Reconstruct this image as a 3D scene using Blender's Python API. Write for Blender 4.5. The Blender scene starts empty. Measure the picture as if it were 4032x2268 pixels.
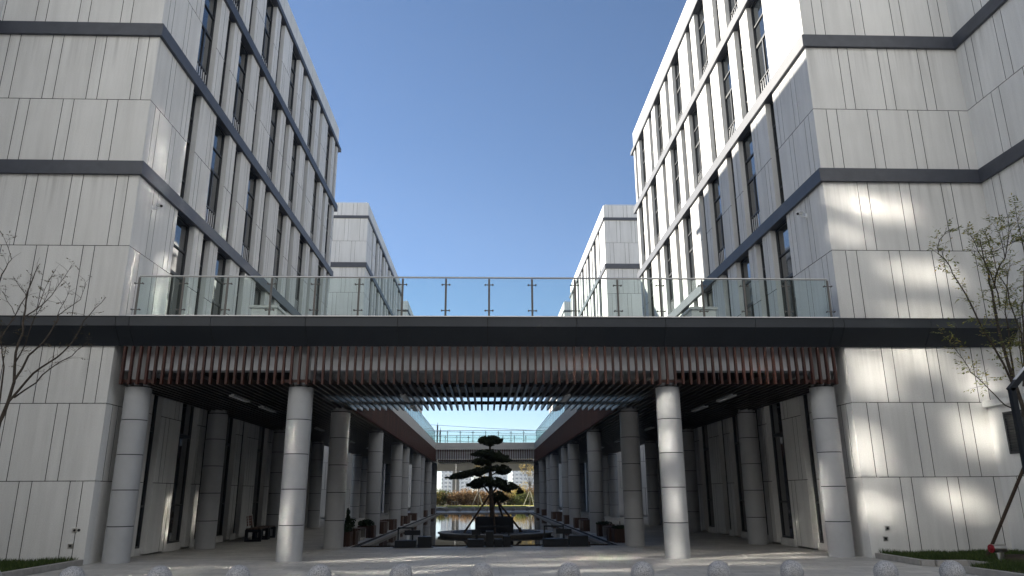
import bpy, bmesh, math, random
from mathutils import Vector, Matrix, noise
R = math.radians
sc = bpy.context.scene
col = sc.collection
rng = random.Random(7)
HAZE = .0005

# ------------------------------------------------------------------ helpers
class MB:
    """collects boxes, tubes and sheets and links them as one mesh object"""
    def __init__(s): s.v = []; s.f = []; s.m = []; s.sm = []
    def face(s, pts, m=0, smooth=False):
        b = len(s.v); s.v += [tuple(p) for p in pts]
        s.f.append(tuple(range(b, b + len(pts)))); s.m.append(m); s.sm.append(smooth)
    def box(s, x0, x1, y0, y1, z0, z1, m=0, omit='', fm=None):
        x0, x1 = min(x0, x1), max(x0, x1); y0, y1 = min(y0, y1), max(y0, y1); z0, z1 = min(z0, z1), max(z0, z1)
        b = len(s.v)
        s.v += [(x0,y0,z0),(x1,y0,z0),(x1,y1,z0),(x0,y1,z0),(x0,y0,z1),(x1,y0,z1),(x1,y1,z1),(x0,y1,z1)]
        F = {'b':(0,3,2,1),'t':(4,5,6,7),'s':(0,1,5,4),'n':(2,3,7,6),'w':(3,0,4,7),'e':(1,2,6,5)}
        for k, q in F.items():
            if k in omit: continue
            s.f.append(tuple(b + i for i in q)); s.m.append((fm or {}).get(k, m)); s.sm.append(False)
    def obox(s, c, ux, uy, uz, m=0):
        """box from centre and three half-extent vectors"""
        c, ux, uy, uz = Vector(c), Vector(ux), Vector(uy), Vector(uz)
        b = len(s.v)
        for dz in (-1, 1):
            for dx, dy in ((-1,-1),(1,-1),(1,1),(-1,1)):
                s.v.append(tuple(c + ux*dx + uy*dy + uz*dz))
        for q in ((0,3,2,1),(4,5,6,7),(0,1,5,4),(2,3,7,6),(3,0,4,7),(1,2,6,5)):
            s.f.append(tuple(b + i for i in q)); s.m.append(m); s.sm.append(False)
    def tube(s, pts, rad, n=8, m=0, cap=True):
        pts = [Vector(p) for p in pts]
        if not isinstance(rad, (list, tuple)): rad = [rad] * len(pts)
        rings = []
        up = None
        for i, p in enumerate(pts):
            t = (pts[min(i+1, len(pts)-1)] - pts[max(i-1, 0)])
            t = t.normalized() if t.length > 1e-9 else Vector((0,0,1))
            if up is None:
                up = Vector((1,0,0)) if abs(t.x) < .8 else Vector((0,1,0))
            a = (up - t * up.dot(t)).normalized(); up = a; b = t.cross(a)
            base = len(s.v)
            for k in range(n):
                q = 2*math.pi*k/n
                s.v.append(tuple(p + (a*math.cos(q) + b*math.sin(q)) * rad[i]))
            rings.append(base)
        for r0, r1 in zip(rings, rings[1:]):
            for k in range(n):
                s.f.append((r0+k, r0+(k+1)%n, r1+(k+1)%n, r1+k)); s.m.append(m); s.sm.append(True)
        if cap:
            s.f.append(tuple(rings[0]+k for k in reversed(range(n)))); s.m.append(m); s.sm.append(False)
            s.f.append(tuple(rings[-1]+k for k in range(n))); s.m.append(m); s.sm.append(False)
    def lathe(s, cx, cy, prof, n=32, m=0):
        """prof: list of (radius, z)"""
        rings = []
        for r, z in prof:
            b = len(s.v)
            for k in range(n):
                q = 2*math.pi*k/n
                s.v.append((cx + r*math.cos(q), cy + r*math.sin(q), z))
            rings.append(b)
        for i, (r0, r1) in enumerate(zip(rings, rings[1:])):
            flat = abs(prof[i][1]-prof[i+1][1]) < 1e-6
            for k in range(n):
                s.f.append((r0+k, r0+(k+1)%n, r1+(k+1)%n, r1+k)); s.m.append(m); s.sm.append(not flat)
        if prof[0][0] > 1e-4: s.f.append(tuple(rings[0]+k for k in reversed(range(n)))); s.m.append(m); s.sm.append(False)
        if prof[-1][0] > 1e-4: s.f.append(tuple(rings[-1]+k for k in range(n))); s.m.append(m); s.sm.append(False)
    def prism_x(s, prof, x0, x1, m=0):
        """closed profile of (y,z), run along x"""
        b = len(s.v); n = len(prof)
        for x in (x0, x1):
            for y, z in prof: s.v.append((x, y, z))
        for k in range(n):
            s.f.append((b+k, b+(k+1)%n, b+n+(k+1)%n, b+n+k)); s.m.append(m); s.sm.append(False)
        s.f.append(tuple(b+k for k in range(n))); s.m.append(m); s.sm.append(False)
        s.f.append(tuple(b+n+k for k in reversed(range(n)))); s.m.append(m); s.sm.append(False)
    def build(s, name, mats, parent=None, recalc=True, bevel=0):
        me = bpy.data.meshes.new(name)
        me.from_pydata(s.v, [], s.f)
        if not isinstance(mats, (list, tuple)): mats = [mats]
        for mt in mats: me.materials.append(mt)
        for p, mi, sm in zip(me.polygons, s.m, s.sm):
            p.material_index = mi; p.use_smooth = sm
        if recalc:
            bm = bmesh.new(); bm.from_mesh(me)
            bmesh.ops.recalc_face_normals(bm, faces=bm.faces)
            bm.to_mesh(me); bm.free()
        me.update()
        if any(s.sm): me.set_sharp_from_angle(angle=R(38))
        o = bpy.data.objects.new(name, me); col.objects.link(o)
        if parent: o.parent = parent
        if bevel:
            bv = o.modifiers.new('bevel', 'BEVEL'); bv.width = bevel; bv.segments = 2; bv.limit_method = 'ANGLE'
        return o

def tag(o, label, cat, group=None, kind=None):
    if label: o['label'] = label
    if cat: o['category'] = cat
    if group: o['group'] = group
    if kind: o['kind'] = kind
    return o
def thing(name, label, cat, loc=(0,0,0), rz=0, group=None):
    o = bpy.data.objects.new(name, None); col.objects.link(o)
    o.empty_display_size = .2
    o.location = loc; o.rotation_euler = (0, 0, rz)
    return tag(o, label, cat, group)
def copy_tree(o, parent=None):
    c = o.copy(); col.objects.link(c); c.parent = parent
    for ch in list(o.children): copy_tree(ch, c)
    return c

# ------------------------------------------------------------------ materials
def mat(name):
    m = bpy.data.materials.new(name); m.use_nodes = True
    nt = m.node_tree; b = nt.nodes['Principled BSDF']
    return m, nt, b
def N(nt, t, **k):
    n = nt.nodes.new(t)
    for a, v in k.items():
        if a in n.inputs: n.inputs[a].default_value = v
        else: setattr(n, a, v)
    return n
def ramp(nt, fac, stops):
    r = nt.nodes.new('ShaderNodeValToRGB')
    e = r.color_ramp.elements
    while len(e) > 1: e.remove(e[0])
    e[0].position = stops[0][0]; e[0].color = (*stops[0][1], 1)
    for p, c in stops[1:]:
        x = e.new(p); x.color = (*c, 1)
    nt.links.new(fac, r.inputs[0]); return r
def g3(v): return (v, v, v)
def plain(name, colr, rough=.5, metal=0, spec=.5, nscale=0, namt=.15, bump=0, coords='Object'):
    m, nt, b = mat(name)
    b.inputs['Base Color'].default_value = (*colr, 1); b.inputs['Roughness'].default_value = rough
    b.inputs['Metallic'].default_value = metal; b.inputs['Specular IOR Level'].default_value = spec
    if nscale:
        tc = N(nt, 'ShaderNodeTexCoord'); ns = N(nt, 'ShaderNodeTexNoise', Scale=nscale, Detail=5.0, Roughness=.6)
        nt.links.new(tc.outputs[coords], ns.inputs['Vector'])
        lo = tuple(c*(1-namt) for c in colr); hi = tuple(min(1, c*(1+namt)) for c in colr)
        r = ramp(nt, ns.outputs['Fac'], [(.3, lo), (.7, hi)])
        nt.links.new(r.outputs[0], b.inputs['Base Color'])
        if bump:
            bp = N(nt, 'ShaderNodeBump', Strength=bump, Distance=.02)
            nt.links.new(ns.outputs['Fac'], bp.inputs['Height']); nt.links.new(bp.outputs[0], b.inputs['Normal'])
    return m

def wall_material():
    m, nt, b = mat('precast_concrete')
    tc = N(nt, 'ShaderNodeTexCoord')
    n1 = N(nt, 'ShaderNodeTexNoise', Scale=.55, Detail=3.0, Roughness=.5)          # broad clouding of each pour
    n2 = N(nt, 'ShaderNodeTexNoise', Scale=38.0, Detail=3.0, Roughness=.7)         # fine grain
    mp = N(nt, 'ShaderNodeMapping'); mp.inputs['Scale'].default_value = (3.0, 3.0, .22)
    n3 = N(nt, 'ShaderNodeTexNoise', Scale=1.3, Detail=4.0, Roughness=.6)          # faint run-off streaks
    for n in (n1, n2): nt.links.new(tc.outputs['Object'], n.inputs['Vector'])
    nt.links.new(tc.outputs['Object'], mp.inputs['Vector']); nt.links.new(mp.outputs[0], n3.inputs['Vector'])
    r1 = ramp(nt, n1.outputs['Fac'], [(.3, (.69,.693,.685)), (.7, (.75,.753,.745))])
    r2 = ramp(nt, n2.outputs['Fac'], [(.3, g3(.86)), (.7, g3(1.0))])
    r3 = ramp(nt, n3.outputs['Fac'], [(.33, g3(.89)), (.6, g3(1.0))])
    sx_ = N(nt, 'ShaderNodeSeparateXYZ'); nt.links.new(tc.outputs['Object'], sx_.inputs[0])
    mp2 = N(nt, 'ShaderNodeMapping'); mp2.inputs['Scale'].default_value = (5.5, 5.5, .12)
    n5 = N(nt, 'ShaderNodeTexNoise', Scale=1.0, Detail=3.0, Roughness=.7)
    nt.links.new(tc.outputs['Object'], mp2.inputs['Vector']); nt.links.new(mp2.outputs[0], n5.inputs['Vector'])
    acc = None
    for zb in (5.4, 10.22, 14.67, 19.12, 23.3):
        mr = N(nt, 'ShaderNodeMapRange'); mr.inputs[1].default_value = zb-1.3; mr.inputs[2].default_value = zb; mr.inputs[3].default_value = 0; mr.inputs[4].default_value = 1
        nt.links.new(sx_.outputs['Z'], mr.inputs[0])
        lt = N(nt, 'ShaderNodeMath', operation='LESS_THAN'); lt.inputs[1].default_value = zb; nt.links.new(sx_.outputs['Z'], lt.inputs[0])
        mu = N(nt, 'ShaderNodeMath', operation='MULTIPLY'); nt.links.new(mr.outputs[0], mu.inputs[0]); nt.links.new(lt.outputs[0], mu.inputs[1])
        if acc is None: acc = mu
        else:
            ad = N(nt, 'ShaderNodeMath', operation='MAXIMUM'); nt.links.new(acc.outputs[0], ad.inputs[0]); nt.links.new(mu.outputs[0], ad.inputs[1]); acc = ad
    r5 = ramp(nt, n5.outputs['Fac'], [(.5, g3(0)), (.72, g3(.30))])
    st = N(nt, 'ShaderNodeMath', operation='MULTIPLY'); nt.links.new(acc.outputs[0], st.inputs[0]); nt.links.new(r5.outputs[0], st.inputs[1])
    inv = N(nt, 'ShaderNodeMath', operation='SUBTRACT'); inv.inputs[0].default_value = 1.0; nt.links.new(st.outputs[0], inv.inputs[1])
    geo = N(nt, 'ShaderNodeNewGeometry')
    r4 = ramp(nt, geo.outputs['Random Per Island'], [(0, g3(.93)), (1, g3(1.0))])
    a = N(nt, 'ShaderNodeMix', data_type='RGBA', blend_type='MULTIPLY'); a.inputs[0].default_value = 1
    c = N(nt, 'ShaderNodeMix', data_type='RGBA', blend_type='MULTIPLY'); c.inputs[0].default_value = 1
    d = N(nt, 'ShaderNodeMix', data_type='RGBA', blend_type='MULTIPLY'); d.inputs[0].default_value = 1
    nt.links.new(r1.outputs[0], a.inputs[6]); nt.links.new(r2.outputs[0], a.inputs[7])
    nt.links.new(a.outputs[2], c.inputs[6]); nt.links.new(r3.outputs[0], c.inputs[7])
    nt.links.new(c.outputs[2], d.inputs[6]); nt.links.new(r4.outputs[0], d.inputs[7])
    e = N(nt, 'ShaderNodeMix', data_type='RGBA', blend_type='MULTIPLY'); e.inputs[0].default_value = 1
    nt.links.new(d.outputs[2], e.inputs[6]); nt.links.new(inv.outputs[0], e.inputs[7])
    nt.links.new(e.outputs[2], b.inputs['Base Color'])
    b.inputs['Roughness'].default_value = .8; b.inputs['Specular IOR Level'].default_value = .25
    bp = N(nt, 'ShaderNodeBump', Strength=.25, Distance=.006)
    nt.links.new(n2.outputs['Fac'], bp.inputs['Height']); nt.links.new(bp.outputs[0], b.inputs['Normal'])
    return m
M_wall = wall_material()
M_mirror_clear = plain('sun_mirror_sharp', (.85,.85,.84), .014, 1.0)
M_mirror = plain('sun_mirror', (.70,.70,.69), .028, 1.0)  # mirror finish of the panes that throw sun across the street
M_podium = plain('fill_cut_cladding', (.055,.053,.05), .7, 0, .3, .4, .2)  # kept dark so the block opposite sends little light under the canopy
M_white_wall = plain('white_render', (.645,.66,.68), .85, 0, .2, .3, .05)
M_joint = plain('joint_shadow_gap', g3(.012), .9)
M_band = plain('dark_band_metal', (.050,.056,.072), .5, 0, .5, 3.0, .18)
M_fascia = plain('dark_fascia_metal', (.016,.020,.026), .5, 0, .35, 1.2, .12)
M_lip = plain('fascia_lip_lit', (.040,.046,.056), .38, 0, .6, 1.2, .12)  # lighter copy of the fascia metal; light on the lip is painted in
M_frame = plain('window_frame_metal', (.018,.021,.026), .4)
M_glass = plain('window_glass', (.010,.013,.016), .03, 0, .5)
nt_ = M_glass.node_tree; b_ = nt_.nodes['Principled BSDF']; b_.inputs['IOR'].default_value = 2.7
oi_ = N(nt_, 'ShaderNodeObjectInfo'); rp_ = ramp(nt_, oi_.outputs['Random'], [(0,(.006,.008,.010)),(.55,(.012,.015,.018)),(.8,(.025,.027,.028)),(1,(.06,.06,.058))])
nt_.links.new(rp_.outputs[0], b_.inputs['Base Color'])
tc_ = N(nt_, 'ShaderNodeTexCoord'); ns_ = N(nt_, 'ShaderNodeTexNoise', Scale=.9, Detail=1.0); bp_ = N(nt_, 'ShaderNodeBump', Strength=.06, Distance=.05)
nt_.links.new(tc_.outputs['Object'], ns_.inputs['Vector']); nt_.links.new(ns_.outputs['Fac'], bp_.inputs['Height']); nt_.links.new(bp_.outputs[0], b_.inputs['Normal'])
M_guard = plain('white_guard_bar', (.75,.76,.78), .4)
M_column = plain('grey_column_panel', (.35,.36,.375), .42, 0, .4, 2.5, .06)
M_beam = plain('grey_painted_beam', (.58,.60,.64), .6, 0, .4, 2.0, .08)
M_trim = plain('light_grey_trim', (.50,.50,.49), .55, 0, .4, 2.0, .08)
M_deck = plain('terrace_deck', (.42,.41,.39), .7, 0, .3, 3.0, .12)
M_soffit = plain('black_soffit', g3(.02), .8)
M_steel = plain('brushed_steel', (.55,.55,.54), .28, 1.0)
M_post = plain('dull_steel', (.11,.105,.10), .45, .5)
M_white = plain('white_paint', (.78,.78,.77), .4)
M_lampbody = plain('luminaire_shell', (.55,.56,.57), .4)
M_dark = plain('dark_painted_metal', (.008,.011,.016), .5, 0, .3, 4.0, .2)
M_lens = plain('red_cap', (.22,.012,.02), .35)
M_soil = plain('soil', (.035,.026,.018), .95, 0, .2, 8.0, .4, .6)
M_bark = plain('bark', (.055,.045,.037), .9, 0, .2, 14.0, .45, .5)
M_bark_pale = plain('grey_bark', (.13,.115,.10), .9, 0, .2, 14.0, .35, .5)
M_prop = plain('weathered_pole', (.05,.035,.026), .85, 0, .2, 10.0, .35, .3)
M_white_prop = plain('limewashed_wood', (.5,.49,.46), .8, 0, .2, 8.0, .2)
M_conc = plain('grey_concrete', (.30,.29,.275), .85, 0, .25, 6.0, .15, .3)
M_asphalt = plain('asphalt', (.06,.06,.062), .9, 0, .3, 30.0, .3, .2)
M_hole = plain('black_rubber', g3(.01), .7)
M_viaduct = plain('viaduct_concrete', (.30,.30,.29), .85, 0, .2, .35, .15)

def wood_material(name, c0, c1, rough=.38):
    m, nt, b = mat(name)
    tc = N(nt, 'ShaderNodeTexCoord'); mp = N(nt, 'ShaderNodeMapping'); mp.inputs['Scale'].default_value = (14, 14, 1.2)
    ns = N(nt, 'ShaderNodeTexNoise', Scale=2.2, Detail=6.0, Roughness=.62, Distortion=.6)
    nt.links.new(tc.outputs['Object'], mp.inputs['Vector']); nt.links.new(mp.outputs[0], ns.inputs['Vector'])
    r = ramp(nt, ns.outputs['Fac'], [(.28, c0), (.72, c1)])
    geo = N(nt, 'ShaderNodeNewGeometry'); r4 = ramp(nt, geo.outputs['Random Per Island'], [(0, g3(.7)), (1, g3(1.15))])
    a = N(nt, 'ShaderNodeMix', data_type='RGBA', blend_type='MULTIPLY'); a.inputs[0].default_value = 1
    nt.links.new(r.outputs[0], a.inputs[6]); nt.links.new(r4.outputs[0], a.inputs[7])
    nt.links.new(a.outputs[2], b.inputs['Base Color']); b.inputs['Roughness'].default_value = rough
    return m
M_slat = wood_material('red_brown_slat', (.026,.006,.0032), (.054,.012,.006), .55)
M_court = wood_material('court_slat_brown', (.045,.014,.009), (.08,.024,.014), .6)
M_cslat = wood_material('shaded_ceiling_slat', (.030,.022,.019), (.050,.038,.032), .3)  # same slats as the front; ceiling shade is painted into the colour
M_plantwood = wood_material('planter_wood', (.045,.022,.014), (.085,.042,.026), .6)
M_benchwood = wood_material('bench_wood', (.10,.025,.014), (.17,.045,.025), .5)

def granite():
    m, nt, b = mat('speckled_granite')
    tc = N(nt, 'ShaderNodeTexCoord')
    n1 = N(nt, 'ShaderNodeTexNoise', Scale=75.0, Detail=3.0, Roughness=.75); n2 = N(nt, 'ShaderNodeTexVoronoi', Scale=90.0)
    nt.links.new(tc.outputs['Object'], n1.inputs['Vector']); nt.links.new(tc.outputs['Object'], n2.inputs['Vector'])
    r = ramp(nt, n1.outputs['Fac'], [(.36, (.07,.07,.075)), (.46, (.30,.30,.31)), (.58, (.52,.52,.53))])
    r2 = ramp(nt, n2.outputs['Color'], [(0, g3(.7)), (1, g3(1.1))])
    a = N(nt, 'ShaderNodeMix', data_type='RGBA', blend_type='MULTIPLY'); a.inputs[0].default_value = 1
    nt.links.new(r.outputs[0], a.inputs[6]); nt.links.new(r2.outputs[0], a.inputs[7])
    nt.links.new(a.outputs[2], b.inputs['Base Color']); b.inputs['Roughness'].default_value = .5
    return m
M_granite = granite()

def pavers():
    m, nt, b = mat('granite_pavers')
    tc = N(nt, 'ShaderNodeTexCoord')
    bt = N(nt, 'ShaderNodeTexBrick')
    bt.offset = .5
    bt.inputs['Scale'].default_value = 1.0; bt.inputs['Brick Width'].default_value = .6; bt.inputs['Row Height'].default_value = .3
    bt.inputs['Mortar Size'].default_value = .005; bt.inputs['Mortar Smooth'].default_value = .2; bt.inputs['Bias'].default_value = 0
    bt.inputs['Color1'].default_value = (.37,.366,.355,1); bt.inputs['Color2'].default_value = (.50,.492,.475,1); bt.inputs['Mortar'].default_value = (.14,.138,.132,1)
    n1 = N(nt, 'ShaderNodeTexNoise', Scale=.8, Detail=4.0, Roughness=.6); n2 = N(nt, 'ShaderNodeTexNoise', Scale=60.0, Detail=3.0, Roughness=.7)
    n3 = N(nt, 'ShaderNodeTexNoise', Scale=3.1, Detail=3.0, Roughness=.6)
    for n in (bt, n1, n2, n3): nt.links.new(tc.outputs['Object'], n.inputs['Vector'])
    r1 = ramp(nt, n1.outputs['Fac'], [(.3, (.86,.855,.85)), (.7, (1.0,.99,.975))]); r2 = ramp(nt, n2.outputs['Fac'], [(.3, g3(.86)), (.7, g3(1.08))])
    r3 = ramp(nt, n3.outputs['Fac'], [(.62, g3(1.0)), (.75, (1.0,.93,.80))])
    cur = bt.outputs['Color']
    for r in (r1, r2, r3):
        a = N(nt, 'ShaderNodeMix', data_type='RGBA', blend_type='MULTIPLY'); a.inputs[0].default_value = 1
        nt.links.new(cur, a.inputs[6]); nt.links.new(r.outputs[0], a.inputs[7]); cur = a.outputs[2]
    nt.links.new(cur, b.inputs['Base Color']); b.inputs['Roughness'].default_value = .6; b.inputs['Specular IOR Level'].default_value = .35
    bp = N(nt, 'ShaderNodeBump', Strength=.3, Distance=.004, invert=True)
    nt.links.new(bt.outputs['Fac'], bp.inputs['Height']); nt.links.new(bp.outputs[0], b.inputs['Normal'])
    return m
M_paver = pavers()

def leaf(name, stops, rough=.5, trans=.35):
    m, nt, b = mat(name)
    geo = N(nt, 'ShaderNodeNewGeometry')
    r = ramp(nt, geo.outputs['Random Per Island'], stops)
    nt.links.new(r.outputs[0], b.inputs['Base Color']); b.inputs['Roughness'].default_value = rough
    b.inputs['Specular IOR Level'].default_value = .3
    if trans:
        t = N(nt, 'ShaderNodeBsdfTranslucent'); nt.links.new(r.outputs[0], t.inputs['Color'])
        mx = N(nt, 'ShaderNodeMixShader'); mx.inputs[0].default_value = trans
        nt.links.new(b.outputs[0], mx.inputs[1]); nt.links.new(t.outputs[0], mx.inputs[2])
        nt.links.new(mx.outputs[0], nt.nodes['Material Output'].inputs['Surface'])
    return m
M_leaf_r = leaf('young_tree_leaf', [(0,(.11,.14,.035)),(.6,(.20,.22,.06)),(.9,(.30,.27,.07)),(1,(.38,.25,.05))])
M_leaf_l = leaf('autumn_leaf', [(0,(.05,.05,.025)),(.6,(.08,.065,.03)),(1,(.12,.085,.035))])
M_needle = leaf('podocarpus_needle', [(0,(.011,.017,.009)),(.8,(.024,.034,.015)),(1,(.045,.055,.02))], .65, .1)
M_shrub_br = leaf('brown_shrub_leaf', [(0,(.12,.075,.04)),(.5,(.26,.165,.085)),(1,(.44,.30,.15))], .7, .5)
M_shrub_ye = leaf('yellow_shrub_leaf', [(0,(.20,.155,.045)),(.5,(.42,.32,.10)),(1,(.60,.48,.20))], .7, .55)
M_shrub_gr = leaf('green_shrub_leaf', [(0,(.06,.08,.025)),(.6,(.13,.16,.05)),(1,(.26,.27,.08))], .6, .45)
M_grass = leaf('grass_blade', [(0,(.025,.045,.010)),(.7,(.05,.085,.018)),(1,(.09,.11,.03))], .7, .25)
M_potplant = leaf('pot_plant_leaf', [(0,(.014,.028,.012)),(1,(.05,.075,.03))], .5, .2)
M_lawn = plain('lawn', (.10,.15,.03), .95, 0, .1, 20.0, .45, .5)
M_lawn_sun = plain('sunlit_lawn', (.36,.35,.10), .95, 0, .1, 9.0, .35, .4)  # brighter, yellower lawn copy; sunlight is painted into its colour
M_ground = plain('bare_ground', (.16,.15,.12), .95, 0, .1, .4, .3)
M_pebble = leaf('dark_pebble', [(0,g3(.012)),(.8,(.035,.037,.04)),(1,(.07,.072,.075))], .55, 0)

def glass_rail(name, tint, refl=.09):
    m, nt, b = mat(name); nt.nodes.remove(b)
    tr = N(nt, 'ShaderNodeBsdfTransparent'); tr.inputs[0].default_value = (*tint, 1)
    gl = N(nt, 'ShaderNodeBsdfGlossy'); gl.inputs['Roughness'].default_value = .015; gl.inputs['Color'].default_value = (.9,1,.98,1)
    fr = N(nt, 'ShaderNodeFresnel', IOR=1.42)
    mx = N(nt, 'ShaderNodeMixShader')
    nt.links.new(fr.outputs[0], mx.inputs[0]); nt.links.new(tr.outputs[0], mx.inputs[1]); nt.links.new(gl.outputs[0], mx.inputs[2])
    nt.links.new(mx.outputs[0], nt.nodes['Material Output'].inputs['Surface'])
    return m
M_rail = glass_rail('balustrade_glass', (.91,.962,.952))

def water():
    m, nt, b = mat('pool_water')
    b.inputs['Base Color'].default_value = (.010,.013,.013,1); b.inputs['Roughness'].default_value = .015; b.inputs['IOR'].default_value = 1.33
    tc = N(nt, 'ShaderNodeTexCoord'); n = N(nt, 'ShaderNodeTexNoise', Scale=3.0, Detail=3.0)
    nt.links.new(tc.outputs['Object'], n.inputs['Vector'])
    bp = N(nt, 'ShaderNodeBump', Strength=.05, Distance=.02)
    nt.links.new(n.outputs['Fac'], bp.inputs['Height']); nt.links.new(bp.outputs[0], b.inputs['Normal'])
    return m
M_water = water()

def tower_material():
    m, nt, b = mat('tower_facade')
    tc = N(nt, 'ShaderNodeTexCoord'); sp = N(nt, 'ShaderNodeSeparateXYZ'); cb = N(nt, 'ShaderNodeCombineXYZ')
    nt.links.new(tc.outputs['Object'], sp.inputs[0]); nt.links.new(sp.outputs['X'], cb.inputs['X']); nt.links.new(sp.outputs['Z'], cb.inputs['Y'])
    bt = N(nt, 'ShaderNodeTexBrick'); bt.offset = 0
    for k, v in (('Scale',1.0),('Brick Width',3.4),('Row Height',3.0),('Mortar Size',.75),('Mortar Smooth',.05)): bt.inputs[k].default_value = v
    bt.inputs['Color1'].default_value = (.10,.12,.14,1); bt.inputs['Color2'].default_value = (.20,.22,.25,1); bt.inputs['Mortar'].default_value = (.62,.62,.60,1)
    nt.links.new(cb.outputs[0], bt.inputs['Vector']); nt.links.new(bt.outputs['Color'], b.inputs['Base Color'])
    b.inputs['Roughness'].default_value = .6
    return m
M_tower = tower_material()

# ------------------------------------------------------------------ setting: ground, pavement, water
ZB = -.07                                   # the courtyard floor lies a little below the forecourt
def sheet(name, quads, m):
    mb = MB()
    for q in quads: mb.face(q, 0)
    o = mb.build(name, m); o['kind'] = 'structure'; return o
def rect(x0, x1, y0, y1, z): return [(x0,y0,z),(x1,y0,z),(x1,y1,z),(x0,y1,z)]
tag(sheet('ground', [rect(-990,990,-390,1490,-.34)], M_ground), 'bare ground stretching away beyond the buildings', 'ground')
PX = 4.44
tag(sheet('pavement', [rect(-60,60,-60,19.9,0),
    [(-9.9,19.9,0),(9.9,19.9,0),(9.9,24,ZB),(-9.9,24,ZB)],
    rect(-9.9,9.9,24,25.45,ZB), rect(-9.9,-PX,25.45,69.6,ZB), rect(PX,9.9,25.45,69.6,ZB), rect(-9.9,9.9,69.6,78,ZB),
    rect(-30,-9.9,43.6,55.9,ZB), rect(9.9,30,43.6,55.9,ZB)], M_paver), 'pale granite paving of the forecourt and colonnade', 'pavement')
tag(sheet('pool_water', [rect(-4.06,4.06,26.05,69.35,-.13)], M_water), 'still dark water of the courtyard reflecting pool', 'water')
tag(sheet('road', [rect(-300,300,78,90.5,-.25)], M_asphalt), 'grey asphalt road beyond the far end of the court', 'road')
tag(sheet('path', [rect(-300,300,100.6,108,-.13)], M_paver), 'pale footpath behind the far green verge', 'path')
tag(sheet('lawn', [rect(-300,300,108,118,-.12)], M_lawn_sun), 'far lawn with sunlight in its colour, in front of the brown shrubs', 'lawn')
mb = MB()                                    # pool rim: two pale stone lines and the dark near and far curbs
for s in (-1, 1): mb.box(s*4.06, s*4.17, 26.05, 69.35, -.3, -.045)
mb.box(-4.17, 4.17, 69.35, 69.6, -.3, -.05)
o = mb.build('pool_rim', M_conc); tag(o, 'pale stone rim running round the reflecting pool', 'rim', kind='structure')
mb = MB(); mb.box(-4.44, 4.44, 25.45, 25.5, -.3, ZB-.004); mb.box(-4.17, 4.17, 25.98, 26.05, -.3, -.06)
for s in (-1, 1): mb.box(s*4.39, s*4.44, 25.5, 69.6, -.3, ZB-.004)
mb.box(-4.39, 4.39, 25.5, 25.98, -.3, -.2); 
for s in (-1, 1): mb.box(s*4.17, s*4.39, 25.98, 69.6, -.3, -.2)
o = mb.build('pebble_channel', M_soil); tag(o, 'dark drainage channel around the pool', 'channel', kind='structure')
def pebbles(name, spots, parent=None):
    mb = MB()
    for x, y, z, r in spots:
        sx, sy, sz = (r*rng.uniform(.8,1.3), r*rng.uniform(.8,1.3), r*rng.uniform(.5,.8)); a = rng.uniform(0, 6.28)
        ca, sa = math.cos(a), math.sin(a); b = len(mb.v)
        P = [(0,0,1),(0,0,-1)] + [(math.cos(q), math.sin(q), h) for h, o_ in ((.45,0),(-.45,.6)) for q in [o_ + k*1.2566 for k in range(5)]]
        for px, py, pz in P:
            k = .9 if abs(pz) == .45 else 1
            u, w = px*sx*k, py*sy*k
            mb.v.append((x + u*ca - w*sa, y + u*sa + w*ca, z + pz*sz))
        up, lo = [b+2+k for k in range(5)], [b+7+k for k in range(5)]
        for k in range(5):
            n = (k+1) % 5
            for f in ((b, up[k], up[n]), (b+1, lo[n], lo[k]), (up[k], lo[k], up[n]), (up[n], lo[k], lo[n])):
                mb.f.append(f); mb.m.append(0); mb.sm.append(True)
    return mb.build(name, M_pebble, parent)
sp = []
for s in (-1, 1):
    for k in range(1500):
        y = 25.6 + 43.8 * (rng.random() ** 1.7); sp.append((s*rng.uniform(4.19,4.37), y, -.13 + rng.uniform(-.03,.04), rng.uniform(.035,.06)))
for k in range(900): sp.append((rng.uniform(-4.36,4.36), rng.uniform(25.53,25.96), -.14+rng.uniform(-.03,.03), rng.uniform(.03,.05)))
o = pebbles('gravel', sp); tag(o, 'dark river pebbles filling the channel round the pool', 'pebbles', kind='stuff')

# ------------------------------------------------------------------ buildings
FX = 9.7                                     # facade planes stand at x = -9.7 and +9.7
Wd, Nw = 'W', 'N'
EVEN = [(Nw,21.7,22.38),(Wd,23.8,25.2),(Nw,25.94,26.6),(Wd,27.7,29.15),(Nw,29.85,30.55),(Wd,32.0,33.42),(Nw,34.2,34.9),(Wd,36.0,37.45),(Nw,38.25,38.95),(Wd,40.4,41.85),(Nw,42.55,43.15)]
ODD = [(Wd,21.7,23.1),(Nw,23.85,24.53),(Wd,25.25,26.65),(Nw,27.65,28.33),(Wd,29.74,31.14),(Nw,31.9,32.6),(Wd,33.4,34.8),(Nw,35.85,36.55),(Wd,38.06,39.46),(Nw,40.28,41.0),(Wd,41.75,42.95)]
YA, YB = 19.05, 43.5
STOREYS = [(.16,5.4,[1.96,3.88],EVEN),(6.04,10.22,[8.14],ODD),(10.62,14.67,[12.58],EVEN),(15.07,19.12,[17.03],ODD),(19.52,23.3,[21.35],EVEN)]
GAP = .009                                   # half width of the open joints between panels

def panels(mb, uv, cells, face, d0, d1):
    """cells: (u0,u1,z0,z1) rectangles; face(u0,u1,z0,z1,d0,d1) adds one panel box"""
    for u0, u1, z0, z1 in cells: face(u0+GAP, u1-GAP, z0+GAP, z1-GAP, d0, d1)

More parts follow.
